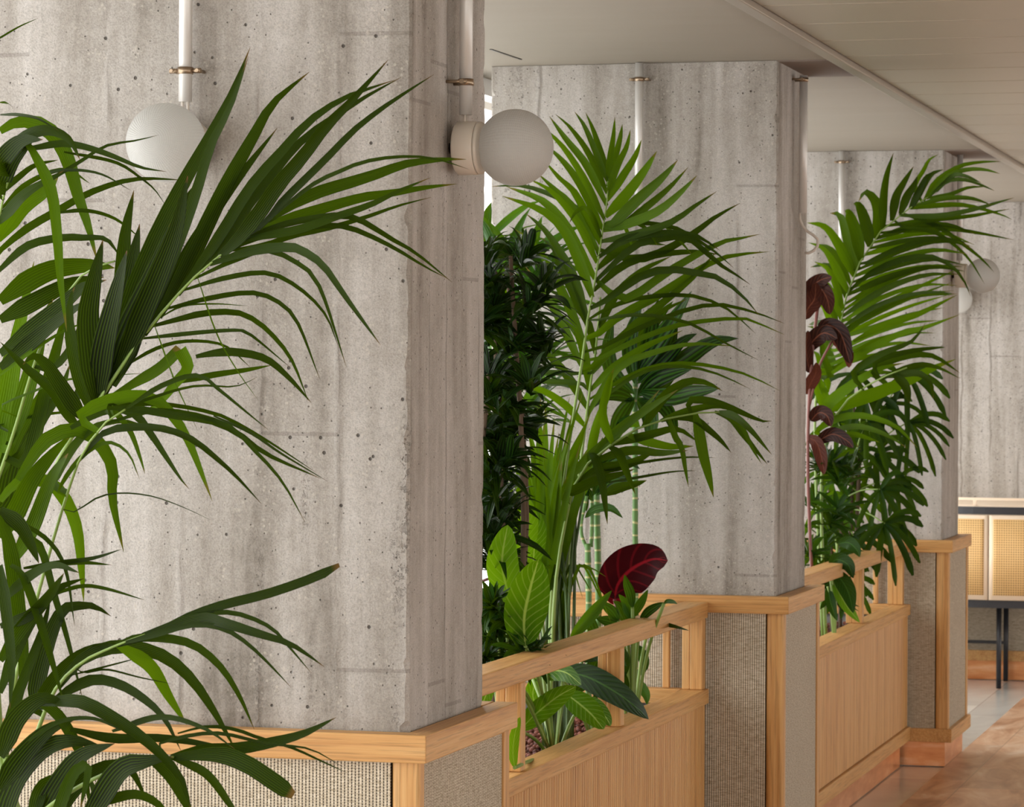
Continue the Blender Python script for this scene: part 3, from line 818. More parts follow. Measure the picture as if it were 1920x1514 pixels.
L(40, (195, 735), (206, 660), (226, 575), (234, 446), (251, 357), tone=.25)
L(28, (165, 765), (144, 690), (130, 610), (133, 560), (140, 538), tone=.3)
L(22, (132, 785), (99, 733), (50, 691), (0, 641), tone=.15)
L(32, (141, 765), (109, 717), (85, 682), (62, 668), (43, 684), tone=.15)
A.done()
B = Frond(P1_, 'frond', M['kentia'], M['petiole'], 4.60, 4.45, .15)
B.rachis([(12, 1420), (26, 1289), (66, 1135), (105, 995), (135, 900), (153, 855), (190, 800), (235, 768)], 11, 4)
L = B.leaf
L(17, (132, 803), (200, 768), (250, 775), (280, 810), (310, 855), (340, 900), (355, 918), tone=.35)
L(24, (150, 780), (215, 748), (280, 745), (320, 775), (350, 820), (375, 880), (398, 940), tone=.85, roll=.2, twist=.1)
L(14, (198, 767), (260, 768), (330, 780), (396, 790), (446, 813), (500, 852), (602, 898), tone=.3)
L(9, (200, 762), (300, 758), (380, 770), (429, 786), (500, 826), (592, 886), tone=.3)
L(15, (150, 850), (198, 810), (264, 801), (314, 806), (363, 826), (413, 866), (447, 898), (490, 945), tone=.2)
L(9, (240, 760), (300, 725), (370, 704), (413, 733), (462, 773), (505, 808), tone=.3)
L(12, (205, 765), (215, 772), (244, 809), (264, 862), (272, 890), tone=.7)
L(28, (33, 900), (83, 829), (132, 806), (165, 813), (192, 839), (211, 879), (211, 938), (232, 1036), tone=.6)
L(10, (200, 790), (300, 770), (420, 795), (482, 850), (530, 905), (572, 980), tone=.4)
L(6, (400, 780), (470, 812), (526, 850), (614, 903), tone=.3)
L(6, (250, 758), (360, 725), (440, 725), (485, 706), tone=.4)
L(10, (260, 760), (340, 735), (420, 745), (500, 700), (550, 640), tone=.3) if False else None
L(20, (100, 905), (140, 835), (180, 800), (230, 790), (275, 800), tone=.5)
L(9, (110, 920), (150, 860), (200, 830), (240, 850), (262, 900), tone=.6)
L(26, (0, 940), (35, 903), (88, 903), (123, 938), (145, 995), (153, 1069), (157, 1130), tone=.75)
L(3, (140, 960), (184, 933), (228, 925), (285, 931), (342, 951), (400, 978), tone=.1)
L(34, (0, 1010), (30, 960), (60, 900), (100, 850), (135, 815), tone=.5)
L(30, (20, 1060), (60, 990), (95, 900), (128, 850), tone=.6)
B.done()
C = Frond(P1_, 'frond', M['kentia'], M['petiole'], 4.40, 4.30, .13)
C.rachis([(20, 1500), (60, 1400), (100, 1300), (150, 1245), (211, 1214), (272, 1190)], 12, 4)
L = C.leaf
L(18, (211, 1214), (272, 1196), (351, 1157), (417, 1135), (504, 1113), (592, 1082), (636, 1060), tone=.12, prof=lambda t: min(1, .3+t*1.3)*(1 if t < .93 else max(.3, 1-(t-.93)*8)))
L(12, (230, 1210), (285, 1192), (360, 1172), (417, 1179), (461, 1205), (504, 1245), (546, 1290), tone=.2)
L(22, (272, 1196), (373, 1161), (417, 1168), (482, 1188), (548, 1210), (608, 1251), tone=.15)
L(10, (307, 1175), (373, 1153), (439, 1150), (504, 1175), (539, 1210), (584, 1263), tone=.3)
L(17, (211, 1212), (263, 1196), (351, 1205), (408, 1245), (447, 1302), (477, 1369), tone=.4)
L(27, (105, 1280), (154, 1236), (211, 1214), (263, 1216), (316, 1236), (364, 1280), (408, 1346), (442, 1408), tone=.25)
L(26, (228, 1216), (281, 1249), (316, 1306), (350, 1360), tone=.95, roll=.1, twist=.1)
L(21, (88, 1319), (132, 1293), (175, 1275), (219, 1282), (263, 1306), (307, 1346), (339, 1408), tone=.15)
L(24, (70, 1330), (101, 1275), (145, 1232), (193, 1212), (240, 1215), tone=.2)
L(4, (160, 1262), (200, 1256), (263, 1271), (322, 1283), tone=.1)
L(4, (140, 1270), (219, 1245), (260, 1234), tone=.1)
L(34, (66, 1306), (88, 1210), (114, 1148), (137, 1138), (175, 1137), (208, 1156), tone=.1)
L(8, (88, 1120), (149, 1100), (197, 1104), (272, 1126), tone=.4)
L(22, (0, 1175), (57, 1153), (110, 1104), (158, 1085), tone=.12)
L(10, (44, 1066), (110, 1056), (175, 1047), (229, 1030), tone=.1)
L(9, (20, 970), (88, 1012), (123, 1069), (140, 1175), tone=.2)
L(28, (0, 955), (35, 982), (57, 1020), (73, 1057), tone=.15)
L(15, (10, 975), (40, 1000), (75, 1025), (101, 1113), (127, 1201), (155, 1312), tone=.3)
L(17, (20, 1060), (44, 1082), (79, 1179), (105, 1267), (119, 1316), tone=.35)
L(30, (0, 960), (18, 1025), (31, 1113), (44, 1245), (34, 1342), tone=.3)
L(24, (0, 1060), (12, 1150), (22, 1250), (18, 1330), tone=.2)
L(12, (40, 1080), (95, 1060), (150, 1055), (210, 1060), tone=.3)
L(26, (0, 1240), (40, 1180), (90, 1120), (120, 1075), tone=.3)
L(24, (0, 1300), (30, 1220), (70, 1150), (110, 1110), tone=.2)
L(20, (0, 1130), (50, 1085), (100, 1060), (150, 1075), tone=.3)
L(20, (10, 1360), (50, 1260), (80, 1180), (95, 1120), tone=.15)
C.done()
D = Frond(P1_, 'frond', M['kentia'], M['petiole'], 4.28, 4.2, .12)
D.rachis([(40, 1560), (110, 1500), (190, 1455), (281, 1425), (325, 1420)], 12, 5)
L = D.leaf
L(26, (57, 1319), (110, 1315), (154, 1317), (211, 1346), (263, 1381), (307, 1420), (342, 1464), (360, 1530), tone=.2)
L(22, (57, 1319), (75, 1319), (105, 1337), (132, 1376), (154, 1425), (170, 1520), tone=.2)
L(24, (325, 1420), (373, 1408), (439, 1405), (504, 1394), (570, 1376), (630, 1346), tone=.2, roll=.1)
L(32, (325, 1420), (408, 1416), (461, 1433), (504, 1460), (550, 1492), tone=.25, prof=lambda t: min(1, .3+t*1.6)*(1 if t < .92 else max(.4, 1-(t-.92)*7)))
L(17, (325, 1420), (386, 1451), (430, 1508), (450, 1540), tone=.4)
L(24, (281, 1425), (316, 1451), (345, 1500), (365, 1545), tone=.3)
L(44, (150, 1560), (219, 1451), (270, 1430), (325, 1420), tone=.1, prof=prof_lance)
L(18, (132, 1368), (211, 1385), (307, 1385), (395, 1398), (445, 1406), tone=.1)
L(7, (333, 1376), (386, 1363), (439, 1368), (482, 1383), (548, 1403), (605, 1429), (655, 1452), tone=.2)
L(7, (300, 1395), (400, 1375), (500, 1395), (580, 1405), (645, 1440), tone=.2)
L(50, (0, 1545), (26, 1464), (79, 1407), (132, 1390), (190, 1400), tone=.1)
L(9, (53, 1390), (110, 1354), (175, 1348), (232, 1372), tone=.3)
L(20, (190, 1500), (254, 1490), (300, 1512), (330, 1560), tone=.4)
L(30, (57, 1540), (79, 1477), (110, 1472), (125, 1540), tone=.3)
L(46, (60, 1560), (110, 1470), (150, 1420), (215, 1395), tone=.08)
L(44, (0, 1480), (40, 1420), (90, 1370), (140, 1350), tone=.1)
L(40, (0, 1420), (30, 1350), (80, 1310), (130, 1325), tone=.12)
L(30, (80, 1560), (140, 1480), (190, 1440), (240, 1440), (275, 1500), tone=.2)
L(26, (100, 1540), (135, 1455), (165, 1440), (150, 1520), tone=.5)
L(12, (210, 1372), (300, 1345), (380, 1365), (440, 1405), tone=.2)
D.done()
E_ = Frond(P1_, 'frond', M['kentia'], M['petiole'], 4.85, 4.7, .15)
E_.rachis([(-30, 900), (-20, 600), (0, 400), (30, 300), (50, 262)], 9, 4)
L = E_.leaf
L(30, (0, 246), (33, 228), (66, 231), (96, 248), (116, 274), (132, 314), (145, 363), (165, 423), (182, 490), tone=.7, roll=.1)
L(22, (50, 261), (69, 297), (96, 357), (106, 429), (111, 495), (114, 532), (125, 622), tone=.75, roll=0, twist=.2)
L(12, (60, 278), (116, 269), (165, 277), (215, 294), (264, 314), (312, 322), tone=.3)
L(13, (0, 470), (50, 429), (112, 393), (165, 363), (231, 340), (281, 335), (345, 338), tone=.3)
L(8, (0, 396), (33, 373), (99, 334), (149, 304), (198, 274), (258, 263), (298, 253), tone=.3)
L(6, (70, 330), (110, 320), (158, 320), (198, 330), (246, 358), tone=.2)
L(6, (120, 285), (215, 304), (264, 334), (291, 357), (312, 388), tone=.2)
L(34, (0, 446), (40, 390), (86, 357), (110, 330), tone=.85, roll=.1)
L(24, (0, 413), (40, 370), (76, 345), (120, 320), tone=.4)
L(18, (0, 515), (50, 462), (116, 446), (158, 446), (190, 446), (207, 455), (226, 484), tone=.25)
L(40, (0, 345), (20, 300), (50, 268), (66, 258), tone=.1)
L(34, (0, 310), (20, 280), (45, 262), (80, 262), tone=.15)
L(12, (0, 363), (33, 334), (66, 310), (110, 300), tone=.2)
L(10, (0, 385), (50, 345), (120, 318), (170, 345), tone=.3)
L(8, (0, 215), (33, 215), (70, 222), (110, 245), tone=.3)
L(6, (0, 192), (13, 193), (24, 201), tone=.3)
L(4, (-20, 82), (0, 71), (36, 50), (72, 34), tone=.3)
L(24, (30, 270), (60, 250), (95, 245), (130, 262), (150, 300), tone=.3)
L(8, (100, 400), (160, 395), (215, 410), (265, 448), tone=.3)
E_.done()
G = Frond(P1_, 'frond', M['kentia'], M['petiole'], 4.95, 4.8, .14)
G.rachis([(-40, 1000), (20, 830), (80, 640), (150, 520), (215, 490)], 9, 4)
L = G.leaf
L(34, (0, 565), (50, 529), (99, 506), (149, 499), (185, 499), (215, 503), tone=.4)
L(32, (0, 600), (66, 565), (132, 532), (195, 520), tone=.2)
L(32, (0, 664), (66, 611), (116, 572), (155, 539), (200, 525), tone=.2)
L(30, (0, 690), (60, 640), (110, 600), (170, 560), tone=.15)
L(36, (0, 835), (17, 730), (33, 631), (64, 490), tone=.9, roll=.1)
L(36, (33, 835), (59, 697), (83, 598), (100, 560), tone=.75)
L(28, (50, 862), (86, 730), (112, 631), (128, 565), tone=.5)
L(34, (-10, 900), (0, 780), (10, 690), (30, 620), tone=.8)
L(8, (0, 704), (66, 654), (132, 615), (180, 602), tone=.8)
L(5, (0, 763), (66, 733), (116, 714), (198, 705), (276, 700), tone=.6)
L(7, (0, 796), (66, 780), (132, 772), (190, 765), tone=.5)
L(50, (0, 945), (15, 880), (42, 812), (65, 775), tone=.1)
L(24, (36, 856), (83, 780), (115, 730), (132, 681), tone=.5)
L(16, (100, 690), (140, 640), (170, 560), (190, 470), tone=.3)
L(22, (130, 770), (175, 690), (215, 640), (250, 560), tone=.2)
L(26, (0, 890), (40, 800), (80, 740), (110, 650), tone=.55)
G.done()
pot = MB(); px_, py_ = base.x, base.y
pot.tube([(px_, py_, .0), (px_, py_, .02), (px_, py_, .40), (px_, py_, .42)], [.15, .16, .20, .205], 36); pot.build('pot', M['basket'], P1_)
st = MB()
for dx, dy, ex, ez in ((0, 0, 20, 1500), (.04, .03, 0, 1420), (-.03, .02, 40, 1560), (.02, -.04, -30, 900), (-.04, -.02, -40, 1000), (.03, 0, 12, 1420)):
    Yq = 4.6
    e = at(ex, ez, {1500: 4.40, 1420: 4.6, 1560: 4.28, 900: 4.85, 1000: 4.95}[ez])
    S = spline([(px_+dx, py_+dy, .42), (px_+dx*1.5, py_+dy*1.5, .62), e], 10); st.tube(S, [.012-.0005*i for i in range(11)], 8)
st.build('stem', M['petiole'], P1_)

# ---- kentia palm in the nearer planter ---------------------------------------
b2_ = at(1036, 1395, 8.0)
P2_ = empty('kentia_palm', (b2_.x, b2_.y, .55), 'tall kentia palm with one upright fan-like frond in the nearer oak planter', 'palm')
A = Frond(P2_, 'frond', M['kentia'], M['petiole'], 8.0, 8.15, .22)
A.rachis([(1030, 1390), (1035, 1100), (1060, 880), (1089, 695), (1103, 592), (1114, 541), (1120, 489), (1132, 427), (1138, 386), (1139, 331), (1142, 300)], 11, 2.5)
L = A.leaf
def pair(lst):
    for w_, tn, pts in lst: L(w_, *pts, tone=tn, n=10, Y=.6)
pair([
 (11, .35, [(1137, 320), (1122, 272), (1110, 238), (1098, 211)]), (11, .35, [(1138, 335), (1115, 280), (1095, 235), (1077, 209)]),
 (12, .45, [(1138, 358), (1105, 290), (1070, 240), (1041, 214)]), (13, .5, [(1137, 379), (1100, 310), (1062, 262), (1030, 218)]),
 (13, .55, [(1135, 407), (1095, 335), (1055, 275), (1014, 235)]), (14, .55, [(1132, 425), (1090, 350), (1058, 305), (1022, 270)]),
 (14, .6, [(1127, 451), (1080, 365), (1050, 335), (1018, 298)]), (14, .5, [(1124, 470), (1075, 390), (1040, 355), (1008, 325)]),
 (14, .6, [(1121, 489), (1085, 420), (1035, 360), (990, 335)]), (18, .6, [(1117, 516), (1086, 470), (1055, 415), (1015, 375), (949, 350)]),
 (18, .55, [(1110, 551), (1090, 500), (1060, 435), (1017, 395), (942, 368)]), (15, .3, [(1103, 592), (1080, 530), (1055, 480), (1020, 430), (985, 400)]),
 (10, .2, [(1112, 470), (1095, 405), (1060, 378), (1020, 360), (975, 348), (920, 350)]),
 (10, .3, [(1125, 440), (1110, 405), (1095, 390), (1078, 400), (1068, 418)]),
 (14, .15, [(1104, 600), (1070, 540), (1050, 500), (1040, 470), (1015, 445)]),
 (16, .4, [(1098, 640), (1060, 560), (1030, 500), (1000, 455), (965, 430)]), (15, .45, [(1092, 680), (1050, 600), (1015, 540), (985, 500)]),
 (11, .5, [(1139, 328), (1145, 290), (1150, 255), (1153, 219)]), (11, .55, [(1140, 345), (1152, 300), (1162, 262), (1167, 233)]),
 (12, .6, [(1142, 358), (1158, 310), (1175, 275), (1182, 243)]), (13, .6, [(1144, 372), (1168, 330), (1190, 295), (1203, 262)]),
 (19, .75, [(1143, 400), (1170, 370), (1205, 325), (1232, 283)]), (19, .45, [(1151, 417), (1195, 375), (1240, 335), (1271, 300)]),
 (15, .45, [(1165, 425), (1210, 390), (1255, 352), (1290, 314)]), (16, .55, [(1140, 427), (1185, 417), (1235, 395), (1275, 362), (1307, 329)]),
 (14, .3, [(1134, 448), (1190, 440), (1258, 417), (1305, 385), (1344, 359)]), (15, .2, [(1131, 465), (1175, 485), (1223, 480), (1290, 445), (1340, 408), (1388, 381)]),
 (15, .45, [(1126, 520), (1172, 560), (1258, 506), (1344, 458), (1385, 448), (1426, 439)]),
 (15, .5, [(1117, 630), (1162, 592), (1223, 561), (1292, 516), (1361, 482), (1443, 472)]),
 (16, .4, [(1110, 690), (1180, 620), (1240, 570), (1300, 520), (1345, 470)]),
 (13, .08, [(1120, 523), (1189, 462), (1240, 448), (1292, 448), (1344, 492), (1375, 512), (1407, 534)]),
 (8, .2, [(1148, 417), (1189, 417), (1235, 421), (1275, 431), (1326, 462), (1350, 480), (1376, 503)]),
 (13, .1, [(1120, 575), (1160, 545), (1206, 516), (1250, 505), (1292, 510), (1344, 520), (1388, 551), (1424, 592)]),
 (9, .15, [(1120, 655), (1150, 640), (1189, 620), (1275, 585), (1344, 571), (1412, 585), (1471, 607)]),
 (10, .5, [(1118, 675), (1189, 640), (1240, 620), (1292, 606), (1388, 597), (1430, 610), (1471, 628)]),
 (8, .1, [(1113, 592), (1160, 570), (1206, 558), (1292, 554), (1361, 578), (1417, 626)]),
 (7, .2, [(1122, 600), (1170, 592), (1223, 592), (1292, 606), (1361, 644), (1423, 676)]),
 (14, .1, [(1125, 500), (1160, 470), (1200, 455), (1250, 460)]), (14, .12, [(1122, 540), (1165, 500), (1220, 480), (1300, 472), (1350, 478)]),
 (13, .1, [(1128, 480), (1170, 450), (1230, 438), (1300, 440), (1350, 470)]),
 (8, .7, [(1145, 417), (1165, 420), (1178, 440), (1188, 473)]), (7, .5, [(1185, 417), (1205, 424), (1220, 440), (1232, 460)]),
 (6, .5, [(1245, 425), (1262, 436), (1278, 455), (1297, 477)]),
])
A.done()
A = Frond(P2_, 'frond', M['kentia'], M['petiole'], 8.05, 8.3, .2)
A.rachis([(1045, 1390), (1060, 1100), (1085, 900), (1110, 700), (1117, 661), (1126, 558)], 10, 4); L = A.leaf
pair([
 (8, .5, [(1110, 740), (1180, 705), (1240, 685), (1309, 683), (1395, 701), (1462, 733)]), (7, .3, [(1110, 760), (1200, 700), (1275, 687), (1344, 701), (1407, 730)]),
 (12, .55, [(1105, 770), (1160, 690), (1230, 660), (1300, 645), (1380, 650)]), (14, .6, [(1108, 730), (1150, 690), (1210, 650), (1280, 620)]),
 (16, .5, [(1105, 720), (1090, 640), (1060, 600), (1020, 570)]), (16, .4, [(1100, 760), (1060, 700), (1020, 660), (980, 640)]),
 (14, .6, [(1098, 800), (1060, 760), (1010, 730), (960, 730)]), (14, .3, [(1118, 660), (1100, 600), (1060, 560), (1020, 540)]),
 (14, .3, [(1122, 620), (1150, 560), (1200, 510), (1260, 480)]), (15, .35, [(1112, 700), (1160, 640), (1230, 590), (1290, 560)]),
 (8, .2, [(1100, 700), (1040, 700), (980, 690), (930, 700)]), (10, .3, [(1090, 720), (1010, 715), (950, 725), (905, 760)]),
])
A.done()
A = Frond(P2_, 'frond', M['kentia'], M['petiole'], 7.95, 7.8, .16)
A.rachis([(1030, 1390), (1040, 1120), (1060, 980), (1086, 890), (1155, 828), (1223, 793), (1320, 773), (1361, 773)], 10, 3); L = A.leaf
pair([
 (12, .3, [(1347, 773), (1375, 780), (1405, 804), (1447, 853)]), (12, .25, [(1340, 773), (1370, 785), (1395, 817), (1439, 871)]), (8, .4, [(1350, 772), (1390, 800), (1410, 840), (1428, 870)]),
 (13, .25, [(1292, 752), (1330, 752), (1370, 765), (1426, 789), (1447, 790)]), (13, .25, [(1268, 783), (1300, 785), (1326, 804), (1350, 825), (1371, 849)]),
 (19, .55, [(1309, 800), (1318, 850), (1328, 890), (1338, 933)]), (10, .5, [(1265, 817), (1278, 840), (1285, 880), (1291, 914)]),
 (17, .3, [(1200, 790), (1240, 750), (1275, 722), (1302, 714), (1330, 720), (1354, 733)]), (16, .65, [(1182, 824), (1220, 830), (1260, 838), (1301, 837)]),
 (5, .1, [(1137, 883), (1200, 868), (1280, 858), (1344, 859)]), (5, .1, [(1140, 905), (1200, 895), (1260, 885), (1305, 883)]),
 (18, .3, [(1134, 927), (1160, 915), (1190, 908), (1213, 901)]), (17, .6, [(1100, 870), (1150, 815), (1210, 770), (1271, 731)]),
 (17, .55, [(1072, 893), (1130, 835), (1190, 785), (1237, 731)]), (15, .35, [(1145, 838), (1160, 850), (1175, 886), (1191, 927)]),
 (15, .3, [(1110, 850), (1120, 870), (1130, 910), (1139, 984)]), (14, .3, [(1150, 830), (1220, 815), (1270, 805), (1310, 830)]),
 (16, .4, [(1120, 860), (1180, 845), (1240, 850), (1290, 845)]), (13, .3, [(1240, 790), (1300, 768), (1350, 762), (1400, 780)]),
 (20, .3, [(1075, 900), (1130, 880), (1180, 870), (1230, 845)]), (18, .35, [(1060, 930), (1110, 905), (1160, 890), (1190, 880)]),
 (16, .6, [(1150, 825), (1130, 780), (1140, 720), (1152, 690)]), (15, .7, [(1100, 870), (1118, 800), (1140, 740), (1150, 700)]),
])
A.done()
A = Frond(P2_, 'young_frond', M['kentia'], M['stalk_dark'], 8.0, 8.1, .25); L = A.leaf
rr = random.Random(5)
for k in range(46):
    bx = rr.uniform(1000, 1050); tx = 925+k*4.4+rr.uniform(-12, 12); ty = rr.uniform(735, 900)
    by = rr.uniform(1050, 1150)
    L(rr.uniform(8, 17), (bx, by), (bx+(tx-bx)*.25, by+(ty-by)*.35), (bx+(tx-bx)*.6, by+(ty-by)*.7), (tx, ty), tone=rr.uniform(.35, 1), n=8)
for k in range(16):
    bx = rr.uniform(1020, 1060); s_ = rr.choice((-1, 1)); ex = bx+s_*rr.uniform(30, 110); ey = rr.uniform(1080, 1170)
    L(6, (bx, 1200), (bx+s_*15, 1090), ((bx+ex)/2, 1060), (ex, ey), tone=rr.uniform(.2, .6), n=8)
for k in range(14):
    bx = 1020+k*4; stalk(A.st, [(bx, 1400), (bx+rr.uniform(-6, 6), 1150), (bx+rr.uniform(-30, 45), 920)], 9, 5, 8.0+rr.uniform(-.08, .08), 8.1)
A.done()

# ---- dracaena shrub with dark whorls -----------------------------------------
def whorl(mb, c, axis, n, ln, w, rnd, tone=None, droop=.5, prof=prof_lance):
    ax = Vector(axis).normalized(); u = ax.orthogonal().normalized(); v = ax.cross(u)
    for k in range(n):
        a = 2*PI*k*.382*1.0+rnd.uniform(-.3, .3); el = rnd.uniform(.1, 1.1)
        d = (u*math.cos(a)+v*math.sin(a))*math.cos(el)+ax*math.sin(el)
        l_ = ln*rnd.uniform(.75, 1.15); s0 = c-ax*rnd.uniform(0, ln*.35)
        P = [s0, s0+d*l_*.35, s0+d*l_*.7-Vector((0, 0, droop*l_*.12)), s0+d*l_-Vector((0, 0, droop*l_*.38))]
        f = (ax*1.0+Vector((0, 0, .4))-d*.3)
        ribbon(mb, P, w*rnd.uniform(.85, 1.15), prof, rnd.uniform(-.3, .3), rnd.uniform(-.3, .3), .25, 7, tone if tone is None else max(0, min(1, tone+rnd.uniform(-.2, .2))), nrm=f)
rr = random.Random(11)
cb = at(935, 1360, 7.45)
S1 = empty('dracaena_shrub', (cb.x, cb.y, .55), 'dense dark-leaved dracaena shrub beside the nearest column in the nearer planter', 'shrub')
tr = MB()
for k in range(9):
    e = at(rr.uniform(915, 965), rr.uniform(480, 900), 7.5+rr.uniform(-.15, .15))
    m_ = Vector((cb.x, cb.y, .55)).lerp(e, .5)+Vector((rr.uniform(-.06, .06), rr.uniform(-.06, .06), 0))
    tr.tube(spline([(cb.x+rr.uniform(-.04, .04), cb.y+rr.uniform(-.04, .04), .55), m_, e], 10), [.009-.0004*i for i in range(11)], 7)
tr.build('stem', M['bark'], S1)
def mass(cen, plant, mat, n_leaf, ln, w, Yr, tone, name='foliage', droop=.5):
    mb = MB()
    for (x, y) in cen:
        c = at(x, y, rr.uniform(*Yr))
        whorl(mb, c, (rr.uniform(-.5, .7), rr.uniform(-.7, .3), rr.uniform(.5, 1)), n_leaf, ln, w, rr, tone, droop)
    return mb.build(name, mat, plant)
cen = []
for k in range(64):
    y = 465+ (k/64)*590+rr.uniform(-12, 12)
    lim = 1020 if y < 700 else (1005 if y < 850 else (960 if y < 960 else 935))
    cen.append((rr.uniform(885, lim), y))
mass(cen, S1, M['dracaena'], 17, .125, .021, (7.25, 7.75), .12, droop=.8)
br = [(at(930, 1240, 7.5), at(965, 1010, 7.45)), (at(905, 1090, 7.4), at(960, 1055, 7.4))]
t2 = MB()
for a, b in br: t2.tube(spline([a, a.lerp(b, .5)+Vector((.02, 0, 0)), b], 8), .004, 6)
t2.build('twig', M['petal_stalk'], S1)
# upper-left leafy plant behind (window brightness put into its pale leaf tone)
cb = at(925, 1350, 8.5)
S2 = empty('dracaena_shrub', (cb.x, cb.y, .55), 'bright green strap-leaved plant toned to glow against the window behind the dark shrub', 'shrub')
tr = MB(); tr.tube(spline([(cb.x, cb.y, .55), (cb.x+.01, cb.y, 1.2), at(935, 620, 8.5)], 10), .009, 8); tr.build('stem', M['bark'], S2)
mb = MB()
for (x, y) in ((925, 520), (950, 480), (935, 600), (965, 560), (985, 500), (915, 440), (940, 700), (980, 680), (930, 800), (970, 780)):
    whorl(mb, at(x, y, 8.5+rr.uniform(-.15, .15)), (rr.uniform(-.2, .5), -.3, 1), 14, .26, .035, rr, .75, .5)
mb.build('foliage', M['cane_leaf'], S2)
# low leafy ground plants at the foot
cb = at(940, 1380, 7.3)
S3 = empty('foliage_plant', (cb.x, cb.y, .55), 'low bushy green plant spilling over the top rail beside the nearest column', 'plant')
mass([(rr.uniform(895, 955), rr.uniform(1120, 1235)) for _ in range(20)]+[(rr.uniform(960, 1000), rr.uniform(1205, 1240)) for _ in range(5)], S3, M['dracaena'], 15, .085, .019, (7.1, 7.5), .45, droop=.6)
tr = MB()
for k in range(5):
    e = at(915+k*18, 1180, 7.3); tr.tube(spline([(cb.x, cb.y+k*.02, .55), (cb.x, cb.y+k*.03, .65), e], 6), .004, 6)
tr.build('stem', M['petiole'], S3)

# ---- broad leaf plants --------------------------------------------------------
def leafpart(plant, name, mat, pts, w, Y0, Y1, prof=prof_oval, tone=.6, roll=.1, twist=0, fold=.15, wavy=0, foot=None, Ym=None, stalkmat='petiole'):
    mb = MB(); traced(mb, pts, w, Y0, Y1, Ym, prof, tone, 22, roll, twist, fold, wavy)
    o = mb.build(name, mat, plant)
    if foot is not None:
        k = MB(); a = at(*pts[0], Y0); f = Vector(foot); mid = a.lerp(f, .5)+Vector((0, 0, abs(a.z-f.z)*.15))
        k.tube(spline([f, mid, a], 8), .0045, 8); k.build('leaf_stalk', M[stalkmat], o)
    return o
cb = at(1040, 1400, 7.65)
S4 = empty('dieffenbachia', (cb.x, cb.y, .55), 'dieffenbachia with large pale-veined leaves rising over the top rail and through its opening', 'plant')
ft = (cb.x, cb.y, .56)
B_ = M['broad']
for a in (
 ([(985, 1212), (984, 1160), (995, 1105), (1010, 1050)], 88, 7.12, 7.05, .6, .15), ([(965, 1130), (950, 1100), (942, 1050), (952, 985)], 66, 7.25, 7.2, .95, .1),
 ([(975, 1060), (985, 1010), (990, 970), (985, 930)], 46, 7.8, 7.8, .95, .2), ([(1000, 1060), (1003, 1020), (1005, 990), (1000, 950)], 44, 7.85, 7.9, .6, .2),
 ([(975, 1370), (1005, 1340), (1045, 1308), (1080, 1288)], 46, 7.5, 7.35, .7, .2), ([(1060, 1300), (1085, 1318), (1110, 1340), (1132, 1368)], 52, 7.7, 7.6, .7, -.2),
 ([(1100, 1310), (1118, 1325), (1135, 1345), (1145, 1362)], 30, 7.8, 7.75, .5, .2), ([(950, 1260), (962, 1285), (968, 1310), (965, 1345)], 30, 7.2, 7.15, .9, .1),
 ([(1000, 1275), (1030, 1260), (1060, 1262), (1090, 1285)], 40, 7.75, 7.6, .5, .2), ([(925, 1250), (915, 1290), (905, 1320), (895, 1350)], 30, 7.0, 6.9, .7, .1),
 ([(1020, 1345), (1000, 1310), (1005, 1280), (1020, 1262)], 34, 7.8, 7.8, .7, .1), ([(965, 1440), (962, 1410), (966, 1375), (975, 1345)], 22, 6.75, 6.75, .95, .1)):
    leafpart(S4, 'leaf', B_, a[0], a[1], a[2], a[3], tone=a[4], roll=a[5], fold=.2, wavy=.06, foot=ft)
leafpart(S4, 'rolled_leaf', M['broad_dark'], [(1069, 1198), (1095, 1170), (1120, 1140), (1147, 1108)], 26, 7.75, 7.8, prof_lance, .9, .1, 0, .8, foot=ft)
cb = at(1115, 1400, 8.0)
S5 = empty('philodendron', (cb.x, cb.y, .55), 'philodendron whose long dark leaf hangs out through the opening over the ledge', 'plant')
ft = (cb.x, cb.y, .56)
for a in (([(1045, 1262), (1095, 1268), (1150, 1296), (1190, 1325), (1216, 1349)], 54, 7.88, 7.68, .15, .1),
          ([(1145, 1290), (1160, 1260), (1168, 1235), (1160, 1205)], 34, 8.1, 8.1, .2, .2), ([(1080, 1300), (1105, 1265), (1120, 1240), (1135, 1220)], 34, 8.1, 8.1, .3, .2),
          ([(1195, 1210), (1205, 1230), (1208, 1250), (1200, 1268)], 22, 8.45, 8.4, .6, .1), ([(1196, 1275), (1204, 1290), (1212, 1305), (1213, 1322)], 20, 8.45, 8.4, .95, .1),
          ([(1120, 1330), (1130, 1300), (1140, 1275), (1150, 1250)], 36, 8.1, 8.1, .3, .1), ([(1150, 1345), (1160, 1310), (1170, 1285), (1168, 1255)], 28, 8.2, 8.1, .2, .1),
          ([(1090, 1240), (1120, 1225), (1150, 1230), (1175, 1250)], 34, 8.1, 8.0, .2, .1)):
    leafpart(S5, 'leaf', M['broad_dark'], a[0], a[1], a[2], a[3], prof_lance, a[4], a[5], fold=.2, foot=ft)
cb = at(1185, 1400, 8.3)
S6 = empty('calathea', (cb.x, cb.y, .55), 'calathea with one round burgundy leaf standing above the top rail', 'plant')
ft = (cb.x, cb.y, .56)
o = leafpart(S6, 'burgundy_leaf', M['red'], [(1152, 1124), (1160, 1095), (1185, 1068), (1222, 1050), (1252, 1052)], 98, 8.3, 8.25, lambda t: math.sin(PI*min(1, t**.75))**.6 if 0 < t < 1 else 0, .35, .1, .1, .12, .10, ft, stalkmat='petal_stalk')
o['label'] = 'round burgundy leaf'
leafpart(S6, 'burgundy_leaf', M['red'], [(1175, 1125), (1160, 1124), (1150, 1119), (1141, 1100), (1148, 1072)], 30, 8.32, 8.3, prof_oval, .8, .1, 0, .15, .1)
